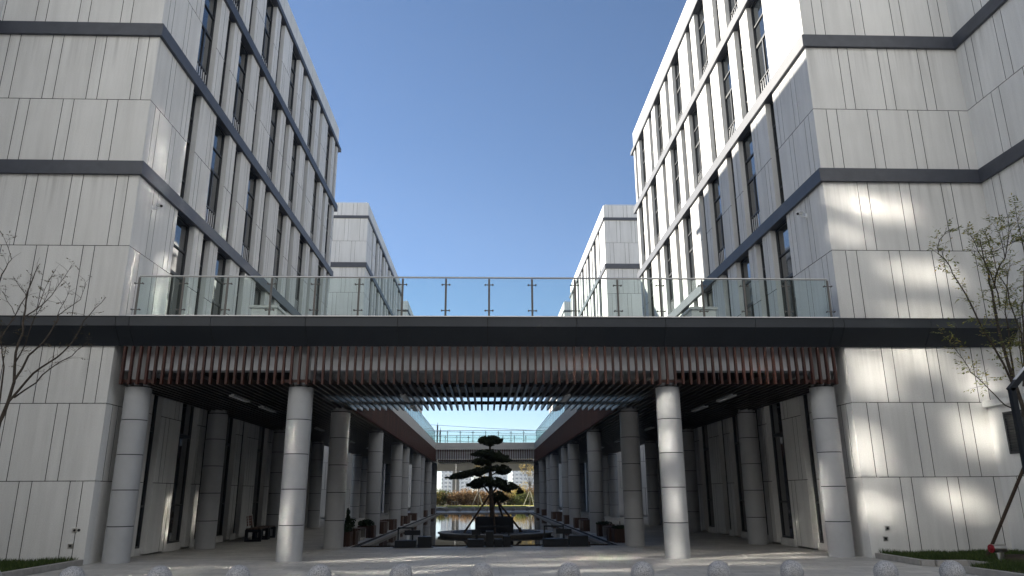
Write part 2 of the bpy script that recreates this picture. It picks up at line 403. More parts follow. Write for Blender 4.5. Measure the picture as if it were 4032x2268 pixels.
def make_window(sx, y0, y1, z0, z1, kind, parent, ground=False):
    X = lambda d: sx*(FX + d)
    f = MB(); t = .055
    d0, d1 = .18, .25
    f.box(X(d0), X(d1), y0, y0+t, z0, z1); f.box(X(d0), X(d1), y1-t, y1, z0, z1)
    h = z1 - z0
    cuts = [z0+t/2, z0 + h*.208, z0 + h*.555, z0 + h*.768, z1-t/2] if not ground else [z0+t/2, 1.3, 3.45, z1-t/2]
    for c in cuts: f.box(X(d0+.004), X(d1), y0+t, y1-t, c-t/2, c+t/2)
    f.box(X(d0+.012), X(d1), y0+t, y1-t, cuts[2]+t/2, cuts[2]+t/2+.05)
    ym = None
    if kind == Wd and not ground:
        ym = y0 + (y1-y0)*.52
        f.box(X(d0+.006), X(d1), ym-.03, ym+.03, cuts[1]+t/2, cuts[2]-t/2)
    w = f.build('window', M_frame, parent)
    g = MB(); g.box(X(.225), X(.235), y0+t*.6, y1-t*.6, z0+t*.6, z1-t*.6); g.build('pane', M_glass, w)
    if kind == Wd and not ground:
        r = MB(); zb, zt = cuts[0]+.05, cuts[1]-.06
        n = 7
        for k in range(n):
            yy = y0 + t + (y1-y0-2*t)*(k+.5)/n
            r.box(X(.19), X(.205), yy-.009, yy+.009, zb, zt)
        r.build('guard_rail', M_guard, w)
    return w

def vjoints(a, b, upper):
    """vertical panel joints of one pier"""
    if a < 19.2:
        return [20.0,20.3,21.15,21.45] if upper else [19.4,19.7,20.57,20.85]
    w = b - a
    if w > 1.25: return [b-.52, b-.23] if upper else [a+.29, a+.57]
    if w > .9: return [b-.29] if upper else [a+.29]
    return [a + w*.5] if upper else [a + w*.36]

def make_block(sx, label, front_off):
    """one wing of the offices: court facade with windows, panelled street end, dark bands, parapet"""
    T = thing('office_building', label, 'building', (0,0,0))
    X = lambda d: sx*(FX + d)
    omit_w = 'w' if sx < 0 else 'e'           # back face of a panel on the court facade
    front = 'e' if sx < 0 else 'w'
    wall = MB()
    for zi, (z0, z1, mids, ops) in enumerate(STOREYS):
        lv = [0.0 if zi == 0 else z0] + mids + [z1]
        edges = [YA+.03] + [e for o in ops for e in (o[1], o[2])] + [YB]
        for a, b in zip(edges[0::2], edges[1::2]):
            wall.box(X(.03), X(.48), a, b, lv[0], z1, 0, fm={front: 1})
            for k, (c0, c1) in enumerate(zip(lv, lv[1:])):
                us = [a] + vjoints(a, b, (k + (1 if zi == 0 else 0)) % 2 == 1) + [b]
                for u0, u1 in zip(us, us[1:]):
                    wall.box(X(0), X(.03), u0 + (0 if u0 == a else GAP), u1 - (0 if u1 == b else GAP), c0 + (0 if k == 0 else GAP), c1 - (0 if k == len(lv)-2 else GAP), 0, omit=omit_w, fm={'s': int(u0 != a), 'n': int(u1 != b), 'b': int(k > 0), 't': int(k < len(lv)-2)})
        if zi == 0:
            for k_, a, b in ops: wall.box(X(.12), X(.48), a, b, -.1, z0-.002, 0)
        for k_, a, b in ops: make_window(sx, a, b, z0, z1, k_, T, zi == 0)
    wall.box(X(.02), X(.48), YA+.03, YB, 5.4, 6.04, 0)
    # parapet above the top band, then body, roof and far end
    us = [YA+.03]
    while us[-1] < YB - 1.2: us += [us[-1]+.95, us[-1]+1.23]
    us[-1] = YB
    wall.box(X(.03), X(.35), YA+.03, YB, 23.53, 24.62, 0, fm={front: 1})
    for u0, u1 in zip(us, us[1:]): wall.box(X(0), X(.03), u0+GAP*(u0 > YA+.1), u1-GAP*(u1 < YB), 23.53, 24.66, 0, omit=omit_w)
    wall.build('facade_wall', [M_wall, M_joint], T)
    bod = MB()
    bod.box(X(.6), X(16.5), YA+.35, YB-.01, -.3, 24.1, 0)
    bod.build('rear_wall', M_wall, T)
    an = MB(); an.box(X(5.0), X(16.4), YB, YB+8.6, -.3, 16.4); an.build('sun_block_annex', M_wall, T)  # added out of view to keep sun off the ground-floor wall opposite
    # end wall towards the street
    fw = MB()
    rows = [(0,1.96,0),(1.96,3.88,1),(3.88,5.4,0),(6.04,8.14,1),(8.14,10.22,0),(10.62,12.58,1),(12.58,14.67,0),(15.07,17.03,1),(17.03,19.12,0),(19.52,21.35,1),(21.35,23.3,0),(23.53,24.66,1)]
    W = 16.5
    for r0, r1, par in rows:
        offs = front_off[par]; us = [0.0]; k = 0
        while offs[0] + 1.238*k < W-.3:
            us += [offs[0]+1.238*k, offs[1]+1.238*k]; k += 1
        us.append(W)
        lo = 0 if r0 in (0,6.04,10.62,15.07,19.52,23.53) else GAP
        hi = 0 if r1 in (5.4,10.22,14.67,19.12,23.3,24.66) else GAP
        for u0, u1 in zip(us, us[1:]):
            fw.box(X(u0 + (GAP if u0 else 0)), X(u1 - GAP), YA, YA+.03, r0+lo, r1-hi, 0, omit='n', fm={('w' if sx > 0 else 'e'): int(u0 > 0), ('e' if sx > 0 else 'w'): 1, 'b': int(lo > 0), 't': int(hi > 0)})
    fw.box(X(.03), X(W), YA+.03, YA+.33, 0, 24.64, 0, fm={'s': 1})
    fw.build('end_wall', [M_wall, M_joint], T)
    for zb, h in ((10.22,.40),(14.67,.40),(19.12,.40),(23.3,.23)):
        b = MB()
        P = .10
        b.box(X(-P), X(.16), YA-P, YB+.55, zb, zb+h)
        b.box(X(.16), X(W), YA-P, YA+.02, zb, zb+h)
        b.build('floor_band', M_band, T)
    rr = MB()                                # thin safety rail on the roof edge
    for y0, y1, x0, x1 in ((YA+.5, YB-.3, .25, .25),(YA+.5, YA+.5, .25, 12)):
        rr.tube([(X(x0), y0, 24.92),(X(x1), y1, 24.92)], .014, 6)
    for k in range(13): rr.tube([(X(.25), YA+.5+k*2, 24.6),(X(.25), YA+.5+k*2, 24.92)], .012, 6)
    for k in range(7): rr.tube([(X(.25+k*1.9), YA+.5, 24.6),(X(.25+k*1.9), YA+.5, 24.92)], .012, 6)
    rr.build('roof_rail', M_steel, T)
    return T

OFF_L = ((.29,.60),(.915,1.22))
OFF_R = ((1.0,1.30),(.39,.70))
BL = make_block(-1, 'pale panelled office block at left, near one with its window row in shade', OFF_L)
BR = make_block(1, 'pale panelled office block at right, near one with upper windows in sun', OFF_R)
for src, sd, (l2, l3) in ((BL, 'left', ('second pale office block at left, standing behind the near shaded one', 'farthest pale office block at left, only its parapet corner above the railing')),
                          (BR, 'right', ('second pale office block at right, standing behind the near sunlit one', 'farthest pale office block at right, only its parapet corner above the railing'))):
    b2 = copy_tree(src); b2.location = (0, 36.95, 0); b2['label'] = l2
    b3 = copy_tree(src); b3.location = (0, 68.5, 0); b3['label'] = l3
    for b in (src, b2, b3): b['group'] = 'office blocks along the court'

# projecting bays: the blocks step forward to the street at x = +-14.4
def make_bay(sx, T):
    xa, xb, y0, y1 = 14.4, 26.2, 14.3, YA-.003
    X = lambda d: sx*(xa + d)
    om = 'w' if sx < 0 else 'e'; front = 'e' if sx < 0 else 'w'
    w = MB()
    rows = [(3.95,6.1,1),(6.1,8.14,0),(8.14,10.22,1),(10.62,12.58,0),(12.58,14.67,1),(15.07,17.03,0),(17.03,19.12,1),(19.52,21.35,0),(21.35,23.3,1),(23.53,24.66,0)]
    for r0, r1, par in rows:
        offs = ((1.05,1.37),(.42,.73))[par]; us = [0.0]; k = 0
        while offs[0]+1.27*k < y1-y0-.3: us += [offs[0]+1.27*k, offs[1]+1.27*k]; k += 1
        us.append(y1-y0)
        lo = 0 if r0 in (3.95,10.62,15.07,19.52,23.53) else GAP; hi = 0 if r1 in (10.22,14.67,19.12,23.3,24.66) else GAP
        for u0, u1 in zip(us, us[1:]):
            w.box(X(0), X(.03), y1-u1+(GAP if u1 < y1-y0 else 0), y1-u0-(GAP if u0 else 0), r0+lo, r1-hi, 0, omit=om, fm={'s': int(u1 < y1-y0), 'n': 1, 'b': int(lo > 0), 't': int(hi > 0)})
            w.box(X(u0+.03+(GAP if u0 else 0)), X(u1+.03-GAP), y0-.03, y0, r0+lo, r1-hi, 0, omit='n')
    w.box(X(.03), X(xb-xa), y0, y1, 0, 24.64, 0, fm={front: 1, 's': 1})
    w.build('bay_wall', [M_wall, M_joint], T)
    for zb, h in ((10.22,.40),(14.67,.40),(19.12,.40),(23.3,.23)):
        b = MB(); P = .1
        b.box(X(-P), X(.02), y0-P, YA-.1, zb, zb+h); b.box(X(.02), X(xb-xa), y0-P, y0+.02, zb, zb+h)
        b.build('floor_band', M_band, T)
    # thicker plinth with a coping, and the ventilation louvre
    p = MB()
    for r0, r1, us in ((0,1.96,[0,.62,1.9,2.2,3.5,4.6]),(1.96,3.74,[0,4.6])):
        for u0, u1 in zip(us, us[1:]):
            p.box(sx*13.34, sx*13.37, y1-u1+GAP, y1-u0-(GAP if u0 else 0), r0+(GAP if r0 else 0), r1-GAP*(r1 < 3), 0, omit=om, fm={'s': 1, 'n': int(u0 > 0), 'b': int(r0 > 0), 't': int(r1 < 3)})
    p.box(sx*13.37, sx*14.42, y1-4.6, y1, 0, 3.74, 0, fm={front: 1})
    p.build('plinth_wall', [M_wall, M_joint], T)
    c = MB(); c.box(sx*13.22, sx*14.399, y1-4.7, y1, 3.741, 3.9); c.build('coping', M_wall, T)
    v = MB(); ya, yb = 16.9, 18.45
    for a in ((ya,ya+.06,2.5,3.55),(yb-.06,yb,2.5,3.55),(ya+.06,yb-.06,2.5,2.56),(ya+.06,yb-.06,3.49,3.55)):
        v.box(sx*13.30, sx*13.339, a[0], a[1], a[2], a[3])
    v.box(sx*13.330, sx*13.338, ya+.06, yb-.06, 2.56, 3.49)
    for k in range(14):
        z = 2.6 + k*.066
        v.obox((sx*13.318, (ya+yb)/2, z), (.014*sx, 0, -.018), (0, (yb-ya)/2-.06, 0), (.002, 0, .002))
    v.build('louvre_vent', M_frame, T)
make_bay(-1, BL); make_bay(1, BR)

# ------------------------------------------------------------------ colonnade canopy round the court
CAN = thing('colonnade_canopy', 'dark edged canopy on round grey columns linking the two office blocks', 'canopy')
ZC = 4.365
FJ = [-14.38,-11.9,-9.53,-9.18,-7.12,-4.69,-2.31,.04,2.38,4.74,7.14,9.23,9.53,11.89,14.30]
fa = MB()
for a, b in zip(FJ, FJ[1:]):
    fa.prism_x([(18.58,5.808),(19.0,5.365),(19.03,5.365),(19.03,5.808)], a+.008, b-.008)
    fa.prism_x([(18.55,6.04),(18.577,5.81),(19.03,5.81),(19.03,6.04)], a+.008, b-.008, 2)
    fa.prism_x([(18.575,6.03),(18.60,5.815),(19.01,5.375),(19.02,5.375),(19.02,6.03)], b-.008, b+.008, 1)
fa.build('fascia', [M_fascia, M_joint, M_lip], CAN)
ft = MB(); ft.box(-14.38, 14.30, 18.53, 19.03, 6.041, 6.058, 1); ft.box(-9.3, 9.42, 18.60, 18.70, 6.058, 6.10, 0)
ft.build('edge_trim', [M_white, M_fascia], CAN)
sl = MB()
XI, YI0, YI1, YO = 4.45, 25.32, 67.2, 73.0
sl.box(-9.66, 9.66, 19.031, YI0, 5.5, 6.03); sl.box(-9.66, -XI-.02, YI0, YI1, 5.5, 6.03); sl.box(XI+.02, 9.66, YI0, YI1, 5.5, 6.03); sl.box(-9.66, 9.66, YI1+.02, YO, 5.5, 6.03)
sl.build('roof_slab', M_deck, CAN)
ri = MB()                                    # pale rim of the court opening
ri.box(-XI-.019, -XI, YI0-.1, YI1, 5.45, 6.06); ri.box(XI, XI+.019, YI0-.1, YI1, 5.45, 6.06)
ri.box(-XI, XI, YI1, YI1+.019, 5.45, 6.06); ri.box(-XI, XI, YI0, YI0+.019, 5.45, 6.06)
ri.build('court_rim', M_trim, CAN)
COLY = [19.54, 25.05, 33.4, 41.5, 45.2, 53.4, 56.7, 64.3, 71.4]
bm_ = MB()
bm_.box(-9.6, 9.6, 19.42, 19.78, 4.79, 5.5); bm_.box(-9.6, 9.6, 24.9, 25.25, 4.80, 5.5)
for s in (-1, 1):
    bm_.box(s*4.72, s*5.08, 25.25, YO-.4, 4.79, 5.5); bm_.box(s*4.72, s*5.08, 19.78, 24.9, 4.82, 5.5)
    bm_.box(s*9.0, s*9.35, 19.78, 24.9, 4.82, 5.5); bm_.box(s*9.0, s*9.35, 25.25, YO-.4, 4.82, 5.5)
bm_.box(-4.72, 4.72, YI1+.35, YI1+.7, 4.66, 5.5)
for y in COLY[2:-1]:
    for s in (-1, 1): bm_.box(s*5.08, s*9.0, y-.15, y+.15, 4.85, 5.5)
bm_.box(-4.72, 4.72, 22.1, 22.4, 4.9, 5.5)
bm_.build('beam', M_beam, CAN)
PIT = .2062
fs = MB(); cs = MB()
x = -9.41
xs = []
while x < 9.45: xs.append(x); x += PIT
for x in xs:
    fs.box(x-.027, x+.027, 19.0, 19.11, ZC, 5.36)
    if abs(x) < 4.5: cs.box(x-.03, x+.03, 19.112, 25.34, ZC, ZC+.15)
fs.box(-9.44, -8.55, 19.112, 19.15, 4.42, 4.50); fs.box(8.55, 9.44, 19.112, 19.15, 4.42, 4.50)
for s in (-1, 1): fs.box(s*5.25, s*4.6, 19.112, 19.15, 4.42, 4.50)
fs.build('front_slats', M_slat, CAN)
cs.build('ceiling_slats', M_cslat, CAN)
for s in (-1, 1):
    w = MB()
    for x in xs:
        if s*x > 4.5: w.box(x-.03, x+.03, 19.112, YO, ZC, ZC+.15)
    w.build('wing_ceiling_slats', M_cslat, CAN)
    v = MB(); y = YI0+.08
    while y < YI1: v.box(s*(XI+.005), s*(XI+.11), y-.03, y+.03, ZC, 5.445); y += PIT
    v.build('court_slats', M_court, CAN)
f2 = MB(); c2 = MB()
for x in xs:
    if abs(x) < 4.42: f2.box(x-.03, x+.03, YI1+.005, YI1+.11, ZC, 5.445); c2.box(x-.03, x+.03, YI1+.112, YO, ZC, ZC+.15)
f2.build('far_slats', M_court, CAN); c2.build('far_ceiling_slats', M_cslat, CAN)
cb = MB()                                    # dark carrier rails above the slats
for y in (20.8, 22.9, 25.12): cb.box(-9.4, 9.4, y-.04, y+.04, 4.55, 4.66)
for s in (-1, 1):
    y = 28.0
    while y < 72: cb.box(s*4.6, s*9.4, y-.03, y+.03, 4.55, 4.63); y += 2.2
cb.box(-4.4, 4.4, 69.4, 69.48, 4.55, 4.66); cb.box(-4.4, 4.4, 72.3, 72.38, 4.55, 4.66)
cb.build('carrier_rail', M_soffit, CAN)
so = MB()
so.box(-9.5, -5.1, 19.8, 24.88, 5.30, 5.49); so.box(5.1, 9.5, 19.8, 24.88, 5.30, 5.49)
for s in (-1, 1): so.box(s*5.1, s*9.5, 25.3, YO, 5.40, 5.49)
so.build('soffit', M_soffit, CAN)
li = MB()
for s in (-1, 1):
    for x, ys in ((2.4,((21.2,22.7),(23.95,25.3))),(7.3,((21.2,22.7),(24.05,25.55),(28,29.4),(32,33.4),(36,37.4),(40,41.4),(46,47.4),(52,53.4),(58,59.4)))):
        for a, b in ys:
            l = MB(); l.box(s*x-.075, s*x+.075, a, b, 4.335, 4.40)
            l.tube([(s*x, a+.2, 4.40),(s*x, a+.2, 5.2)], .008, 5); l.tube([(s*x, b-.2, 4.40),(s*x, b-.2, 5.2)], .008, 5)
            l.build('ceiling_light', M_lampbody, CAN)
def column_bm(r=.32):
    b = MB(); zs = [0, .864, 1.74, 2.612, 3.489, ZC-.02]; g = .011
    b.lathe(0, 0, [(r-.012, -.02), (r-.012, ZC)], 40, 1)
    for a, c in zip(zs, zs[1:]):
        b.lathe(0, 0, [(r, a + (g if a else -.3)), (r, c - g)], 40, 0)
    b.lathe(0, 0, [(r-.05, ZC), (r-.05, 5.5)], 40, 0)
    return b
c0 = column_bm().build('column', [M_column, M_joint], CAN)
first = True
for s in (-1, 1):
    for x, ys in ((4.91, COLY), (9.16, [19.54, 25.5, 33.4, 41.0, 53.6, 57.4, 64.3, 71.4])):
        for y in ys:
            o = c0 if first else c0.copy()
            if not first: col.objects.link(o)
            first = False
            o.location = (s*x, y, ZB if y > 22 else 0)

# terrace plant boxes on the canopy roof
for s, lb in ((-1, 'low pale box on the canopy roof beside the left office block'), (1, 'low pale box on the canopy roof beside the right office block')):
    T = thing('roof_light_box', lb, 'roof box', (s*6.85, 22, 6.03), 0, 'low boxes on the canopy roof')
    b = MB(); b.box(-.38, .38, 0, 7.5, 0, 1.12); b.build('box_wall', M_wall, T)
    b = MB(); b.box(-.44, .44, -.06, 7.56, 1.121, 1.20); b.build('coping', M_trim, T)

# ------------------------------------------------------------------ glass balustrades
def balustrade(label, p0, p1, n, z, ret=None):
    T = thing('glass_balustrade', label, 'balustrade', (0,0,0), 0, 'glass balustrades of the roof terrace')
    p0, p1 = Vector(p0), Vector(p1); d = (p1-p0); L = d.length; u = d/L; nrm = Vector((-u.y, u.x, 0)); st = L/n
    mb = MB(); pts = [p0 + Vector((0,0,z+1.10)), p1 + Vector((0,0,z+1.10))]
    mb.tube(pts, .024, 10); mb.build('handrail', M_steel, T)
    post = None; pane = None
    for k in range(n+1):
        c = p0 + u*st*k
        b = MB(); b.obox((0,0,.53), u*.026, nrm*.014, (0,0,.53)); b.tube([(0,0,1.0),(0,0,1.09)], .008, 6)
        for zz in (.19, .90): b.tube([u*-.10 + Vector((0,0,zz)), u*.10 + Vector((0,0,zz))], .013, 8)
        for zz in (.19, .90):
            for e in (-.10, .10): b.tube([u*e + nrm*-.03 + Vector((0,0,zz)), u*e + nrm*.03 + Vector((0,0,zz))], .022, 10)
        if post is None: post = b.build('post', M_post, T)
        else:
            q = post.copy(); col.objects.link(q); q.parent = T; post_ = q
        o = post if k == 0 else post_
        o.location = c + Vector((0,0,z))
        if k < n:
            if pane is None:
                g = MB(); g.obox(u*(st/2) + Vector((0,0,.56)), u*(st/2-.012), nrm*.006, (0,0,.50)); pane = g.build('glass_pane', M_rail, T); o = pane
            else: o = pane.copy(); col.objects.link(o); o.parent = T
            o.location = c + Vector((0,0,z))
    if ret:
        for c, e in ret:
            c, e = Vector(c), Vector(e); uu = (e-c).normalized(); LL = (e-c).length; nn = Vector((-uu.y, uu.x, 0))
            g = MB(); g.obox((c+e)/2 + Vector((0,0,z+.56)), uu*(LL/2-.012), nn*.006, (0,0,.5)); g.build('glass_pane', M_rail, T)
            g = MB(); g.tube([c + Vector((0,0,z+1.1)), e + Vector((0,0,z+1.1))], .024, 8); g.build('handrail', M_steel, T)
    return T
balustrade('long clear glass balustrade along the front edge of the dark canopy', (-9.15,18.75,0), (9.30,18.75,0), 16, 6.09)
balustrade('glass balustrade along the left side of the court opening', (-4.62,YI0,0), (-4.62,YI1,0), 36, 6.05)
balustrade('glass balustrade along the right side of the court opening', (4.62,YI0,0), (4.62,YI1,0), 36, 6.05)
balustrade('glass balustrade across the far end of the court, nearer of two', (-4.62,YI1+.15,0), (4.62,YI1+.15,0), 8, 6.05)
balustrade('glass balustrade behind the far one, at the outer canopy edge', (-9.6,YO-.2,0), (9.6,YO-.2,0), 17, 6.05)

# ------------------------------------------------------------------ granite ball bollards
def bollard_mesh(r):
    b = MB(); b.lathe(0, 0, [(.15,0),(.15,.04),(.11,.075)], 24)
    prof = [(0.0001 if k in (0,24) else r*math.sin(math.pi*k/24), (.04 + r - r*math.cos(math.pi*k/24))) for k in range(25)]
    b.lathe(0, 0, prof, 40); return b
ORD = ['first','second','third','fourth','fifth','sixth','seventh','eighth','ninth','tenth','eleventh','twelfth','thirteenth']
BX = [-8.45,-7.05,-5.58,-4.25,-2.86,-1.46,-.06,1.47,2.76,4.12,5.42,6.98,8.10]
BY = [13.55]*11 + [13.3,13.2]
b0 = bollard_mesh(.203).build('ball_bollard', M_granite)
for k, (x, y) in enumerate(zip(BX, BY)):
    o = b0 if k == 0 else b0.copy()
    if k: col.objects.link(o)
    o.location = (x, y, 0); o.rotation_euler = (0, 0, k*1.7)
    tag(o, f'speckled grey granite ball bollard, {ORD[k]} from the left in the near row', 'bollard', 'granite ball bollards in the near row')
for k, x in enumerate((-3.91,-2.57,-1.21,.15,1.48,2.84,4.19)):
    o = b0.copy(); col.objects.link(o); o.location = (x, 76, ZB); o.rotation_euler = (0, 0, k)
    tag(o, f'small grey ball bollard beyond the pool, {ORD[k]} from the left in the far row', 'bollard', 'ball bollards beyond the pool')

# ------------------------------------------------------------------ pool island with the cloud-pruned tree
IX, IY = .45, 33.65
T = thing('pool_island', 'round stone island in the pool carrying the clipped tree', 'island', (IX, IY, 0))
b = MB(); b.lathe(0, 0, [(2.45,-.33),(2.45,-.05),(2.53,-.05),(2.53,0),(1.98,0),(1.98,-.1)], 96); b.build('stone_rim', M_conc, T)
b = MB(); b.lathe(0, 0, [(1.99,-.3),(1.99,-.07)], 64); b.build('bed', M_soil, T)
sp = []
for k in range(2600):
    a = rng.uniform(0, 6.283); r = 1.95*math.sqrt(rng.random())
    px, py = r*math.cos(a), r*math.sin(a)
    if abs(px+.07) < .83 and abs(py) < .83: continue
    sp.append((px, py, -.045+rng.uniform(-.02,.035), rng.uniform(.035,.065)))
o = pebbles('pebble_mulch', sp, T); o['kind'] = 'stuff'
T = thing('square_planter', 'big square dark planter box on the pool island', 'planter', (.385, IY, -.06))
b = MB(); w, h = .825, .68
b.box(-w, w, -w, -w+.05, 0, h); b.box(-w, w, w-.05, w, 0, h); b.box(-w, -w+.05, -w+.05, w-.05, 0, h); b.box(w-.05, w, -w+.05, w-.05, 0, h)
b.build('box_side', M_dark, T); b = MB(); b.box(-w+.05, w-.05, -w+.05, w-.05, .1, h-.07); b.build('soil', M_soil, T)

def leaf_cloud(mb, c, r, n, size, tilt=0, dens=1, elong=2.2):
    """n small leaf faces in an ellipsoid, denser towards its shell, broken up by noise"""
    cx, cy, cz = c; k = 0; tries = 0
    while k < n and tries < n*6:
        tries += 1
        v = Vector((rng.gauss(0,1), rng.gauss(0,1), rng.gauss(0,1))).normalized() * (rng.random() ** .4)
        p = Vector((v.x*r[0], v.y*r[1], v.z*r[2] + v.x*r[0]*tilt))
        q = Vector((cx, cy, cz)) + p
        nn = noise.noise(q*2.6/max(r[0],.3)*.8) + .5*noise.noise(q*7/max(r[0],.3)*.5)
        if nn < -.12*dens and v.length > .35: continue
        s = size*rng.uniform(.6,1.3)
        a = Vector((rng.gauss(0,1), rng.gauss(0,1), rng.gauss(0,1)*.8)).normalized(); bvec = a.orthogonal().normalized()
        bvec = (Matrix.Rotation(rng.uniform(0,6.28), 3, a) @ bvec)
        e = a*s*elong*.5; f = bvec*s*.5
        mb.face([q-e, q+f*.9, q+e, q-f*.9]); k += 1
T = thing('podocarpus_tree', 'dark cloud-pruned tree with layered flat pads on the pool island', 'tree', (.3, IY, .6))
b = MB()
b.tube([(.02,0,-.1),(-.01,0,.5),(-.05,.03,1.1),(-.08,.02,1.7),(-.10,-.02,2.4),(-.1,0,3.05),(-.09,0,3.4)], [.115,.105,.095,.085,.07,.05,.03], 10)
for pts, r in ([[(-.06,0,1.2),(-.5,.1,1.75),(-1.0,.05,1.85),(-1.5,0,1.88)], .05],[[(-.02,0,1.0),(.3,-.1,1.4),(.9,-.1,1.25)], .045],[[(-.03,0,.9),(-.4,.1,1.35),(-.8,.1,1.3)], .045],
              [[(-.1,0,1.75),(.3,.05,2.0),(.6,.05,2.0)], .035],[[(-.1,0,2.2),(-.45,0,2.35)], .03],[[(-.1,0,2.4),(.3,0,2.6),(.5,0,2.6)], .03],[[(-.1,0,2.4),(-.5,0,2.7)], .03]):
    b.tube(pts, [r, r*.8, r*.6, r*.35][:len(pts)], 7)
b.build('trunk', M_bark, T)
for (px, pz, rx, rz, tl, n) in ((-.10,3.32,.53,.20,0,2600),(-.22,2.74,.62,.17,.02,2400),(.18,2.62,.52,.15,-.12,1500),(-.42,2.40,.44,.16,0,1500),(-1.02,1.86,.92,.15,.16,2600),(-.5,2.02,.5,.15,.2,1200),(.40,2.05,.44,.20,-.05,1500),
                                 (-.46,1.48,.58,.21,.18,2600),(.12,1.5,.45,.2,-.05,1200),(.70,1.30,.62,.22,-.30,3000),(.33,.86,.32,.22,-.1,1100),(.38,2.5,.5,.12,-.1,900)):
    mb = MB(); leaf_cloud(mb, (px, rng.uniform(-.1,.1), pz), (rx*1.06, rx*.8, rz*1.2), int(n*2.7), .036, tl, .75)
    for k in range(11):
        a = rng.uniform(0, 6.283); q = rng.uniform(.75, 1.02); tx = math.cos(a)*rx*1.12*q
        leaf_cloud(mb, (px + tx, math.sin(a)*rx*.82*q, pz + tx*tl + rng.uniform(-.07,.05)), (rng.uniform(.07,.15), rng.uniform(.07,.14), rng.uniform(.04,.08)), int(n*.06), .036, 0, .5)
    mb.build('foliage_pad', M_needle, T, recalc=False)
G = 'support poles round the clipped tree'
for lb, a, c in (('slanting support pole left of the clipped tree trunk', (.19,33.5,1.55),(-.92,32.55,-.02)),
                 ('slanting support pole right of the clipped tree trunk', (.52,33.7,1.30),(1.58,32.95,0)),
                 ('support pole leaning in front of the clipped tree trunk', (.30,33.45,1.5),(.42,32.1,-.02)),
                 ('thin support pole behind the clipped tree, leaning left', (.45,33.85,1.3),(.05,35.2,-.02)),
                 ('thin support pole behind the clipped tree, leaning right', (.55,33.85,1.28),(1.0,35.1,-.02))):
    mb = MB(); mb.tube([a, c], .045, 8); o = mb.build('support_pole', M_prop); tag(o, lb, 'support pole', G)
mb = MB(); mb.tube([(1.50,32.93,-.06),(1.50,32.93,.2)], .055, 8); tag(mb.build('anchor_post', M_prop), 'short anchor post at the foot of the right support pole', 'post')

# ------------------------------------------------------------------ dark metal box sets in front of the pool
def box_set(label, x0, boxes, frame, panel, y=25.0):
    T = thing('metal_planter_set', label, 'planter set', (x0, y, ZB), 0, 'dark metal box sets before the pool')
    for (a, b_, h, dy) in boxes:
        mb = MB(); mb.box(a, b_, dy, dy+.42, .02, h); mb.box(a+.02, b_-.02, dy+.02, dy+.40, 0, .02); mb.build('box', M_dark, T, bevel=.006)
    fx0, fx1, fz, dy = frame
    mb = MB(); mb.box(fx0, fx0+.045, dy, dy+.045, .02, fz); mb.box(fx1-.045, fx1, dy, dy+.045, .02, fz); mb.box(fx0, fx1, dy, dy+.045, fz, fz+.045)
    mb.build('frame', M_dark, T)
    a, b_, z0, z1, dy = panel
    mb = MB(); mb.box(a, b_, dy, dy+.06, z0, z1); mb.box((a+b_)/2-.02, (a+b_)/2+.02, dy+.01, dy+.05, .02, z0); mb.build('panel', M_dark, T)
    mb = MB(); lo = min(q[0] for q in boxes)-.05; hi = max(q[1] for q in boxes)+.06; mb.box(lo, hi, -.04, .5, 0, .018); mb.build('base_plate', M_dark, T)
box_set('dark metal boxes with a frame, at the left before the pool', -2.93, [(0,.68,.225,0),(.74,1.19,.335,.03)], (.06,.58,.585,.2), (.30,.81,.385,.535,.1))
box_set('dark metal boxes with a tall middle box, before the island planter', -.58, [(0,.54,.245,0),(.60,.85,.49,.02),(.88,1.13,.245,.0),(1.17,1.41,.335,.03)], (.29,1.38,.60,.3), (.14,.42,.375,.535,.12))
box_set('dark metal boxes with a frame, at the right before the pool', 1.90, [(0,.81,.245,0),(.86,1.47,.335,.03)], (.03,.70,.61,.2), (.43,.94,.395,.545,.1))

# ------------------------------------------------------------------ wooden planters, benches and plants along the pool
def planter_src():
    T = thing('wooden_planter', None, 'planter', (0,0,0))
    b = MB(); w, h = .31, .46
    n = 6
    for k in range(n):
        a = -w + 2*w*k/n + .006; c = -w + 2*w*(k+1)/n - .006
        b.box(a, c, -w-.02, -w, 0, h); b.box(a, c, w, w+.02, 0, h)
        b.box(-w-.02, -w, a, c, 0, h); b.box(w, w+.02, a, c, 0, h)
    b.build('slat_side', M_plantwood, T)
    b = MB(); b.box(-w+.005, w-.005, -w+.005, w-.005, .02, h-.05); b.build('soil', M_soil, T)
    return T
def bench_src():
    T = thing('concrete_bench', None, 'bench', (0,0,0))
    b = MB()
    for e in (-.62, .62):
        b.box(-.24, .24, e-.05, e+.05, 0, .40)
    b.box(-.24, .24, -.57, .57, 0, .08); b.build('frame', M_conc, T)
    b = MB()
    for k in range(5): b.box(-.24+k*.098, -.24+k*.098+.085, -.68, .68, .401, .44)
    b.build('seat', M_plantwood, T)
    return T
PL, BE = planter_src(), bench_src()
used = {'p': False, 'b': False}
def put(src, key, x, y, label, group):
    o = copy_tree(src) if used[key] else src
    used[key] = True
    o.location = (x, y, ZB); o['label'] = label; o['group'] = group
    return o
Lp = [26.1,26.8,31.1,34.0,34.7,37.6,38.5,42.4,45.1,45.9,50.6,58.3,59.2,65.3,67.2]
Rp = [27.0,27.7,30.8,34.9,35.6,38.2,38.9,43.0,47.4,51.3,52.2,59.9,66.3]
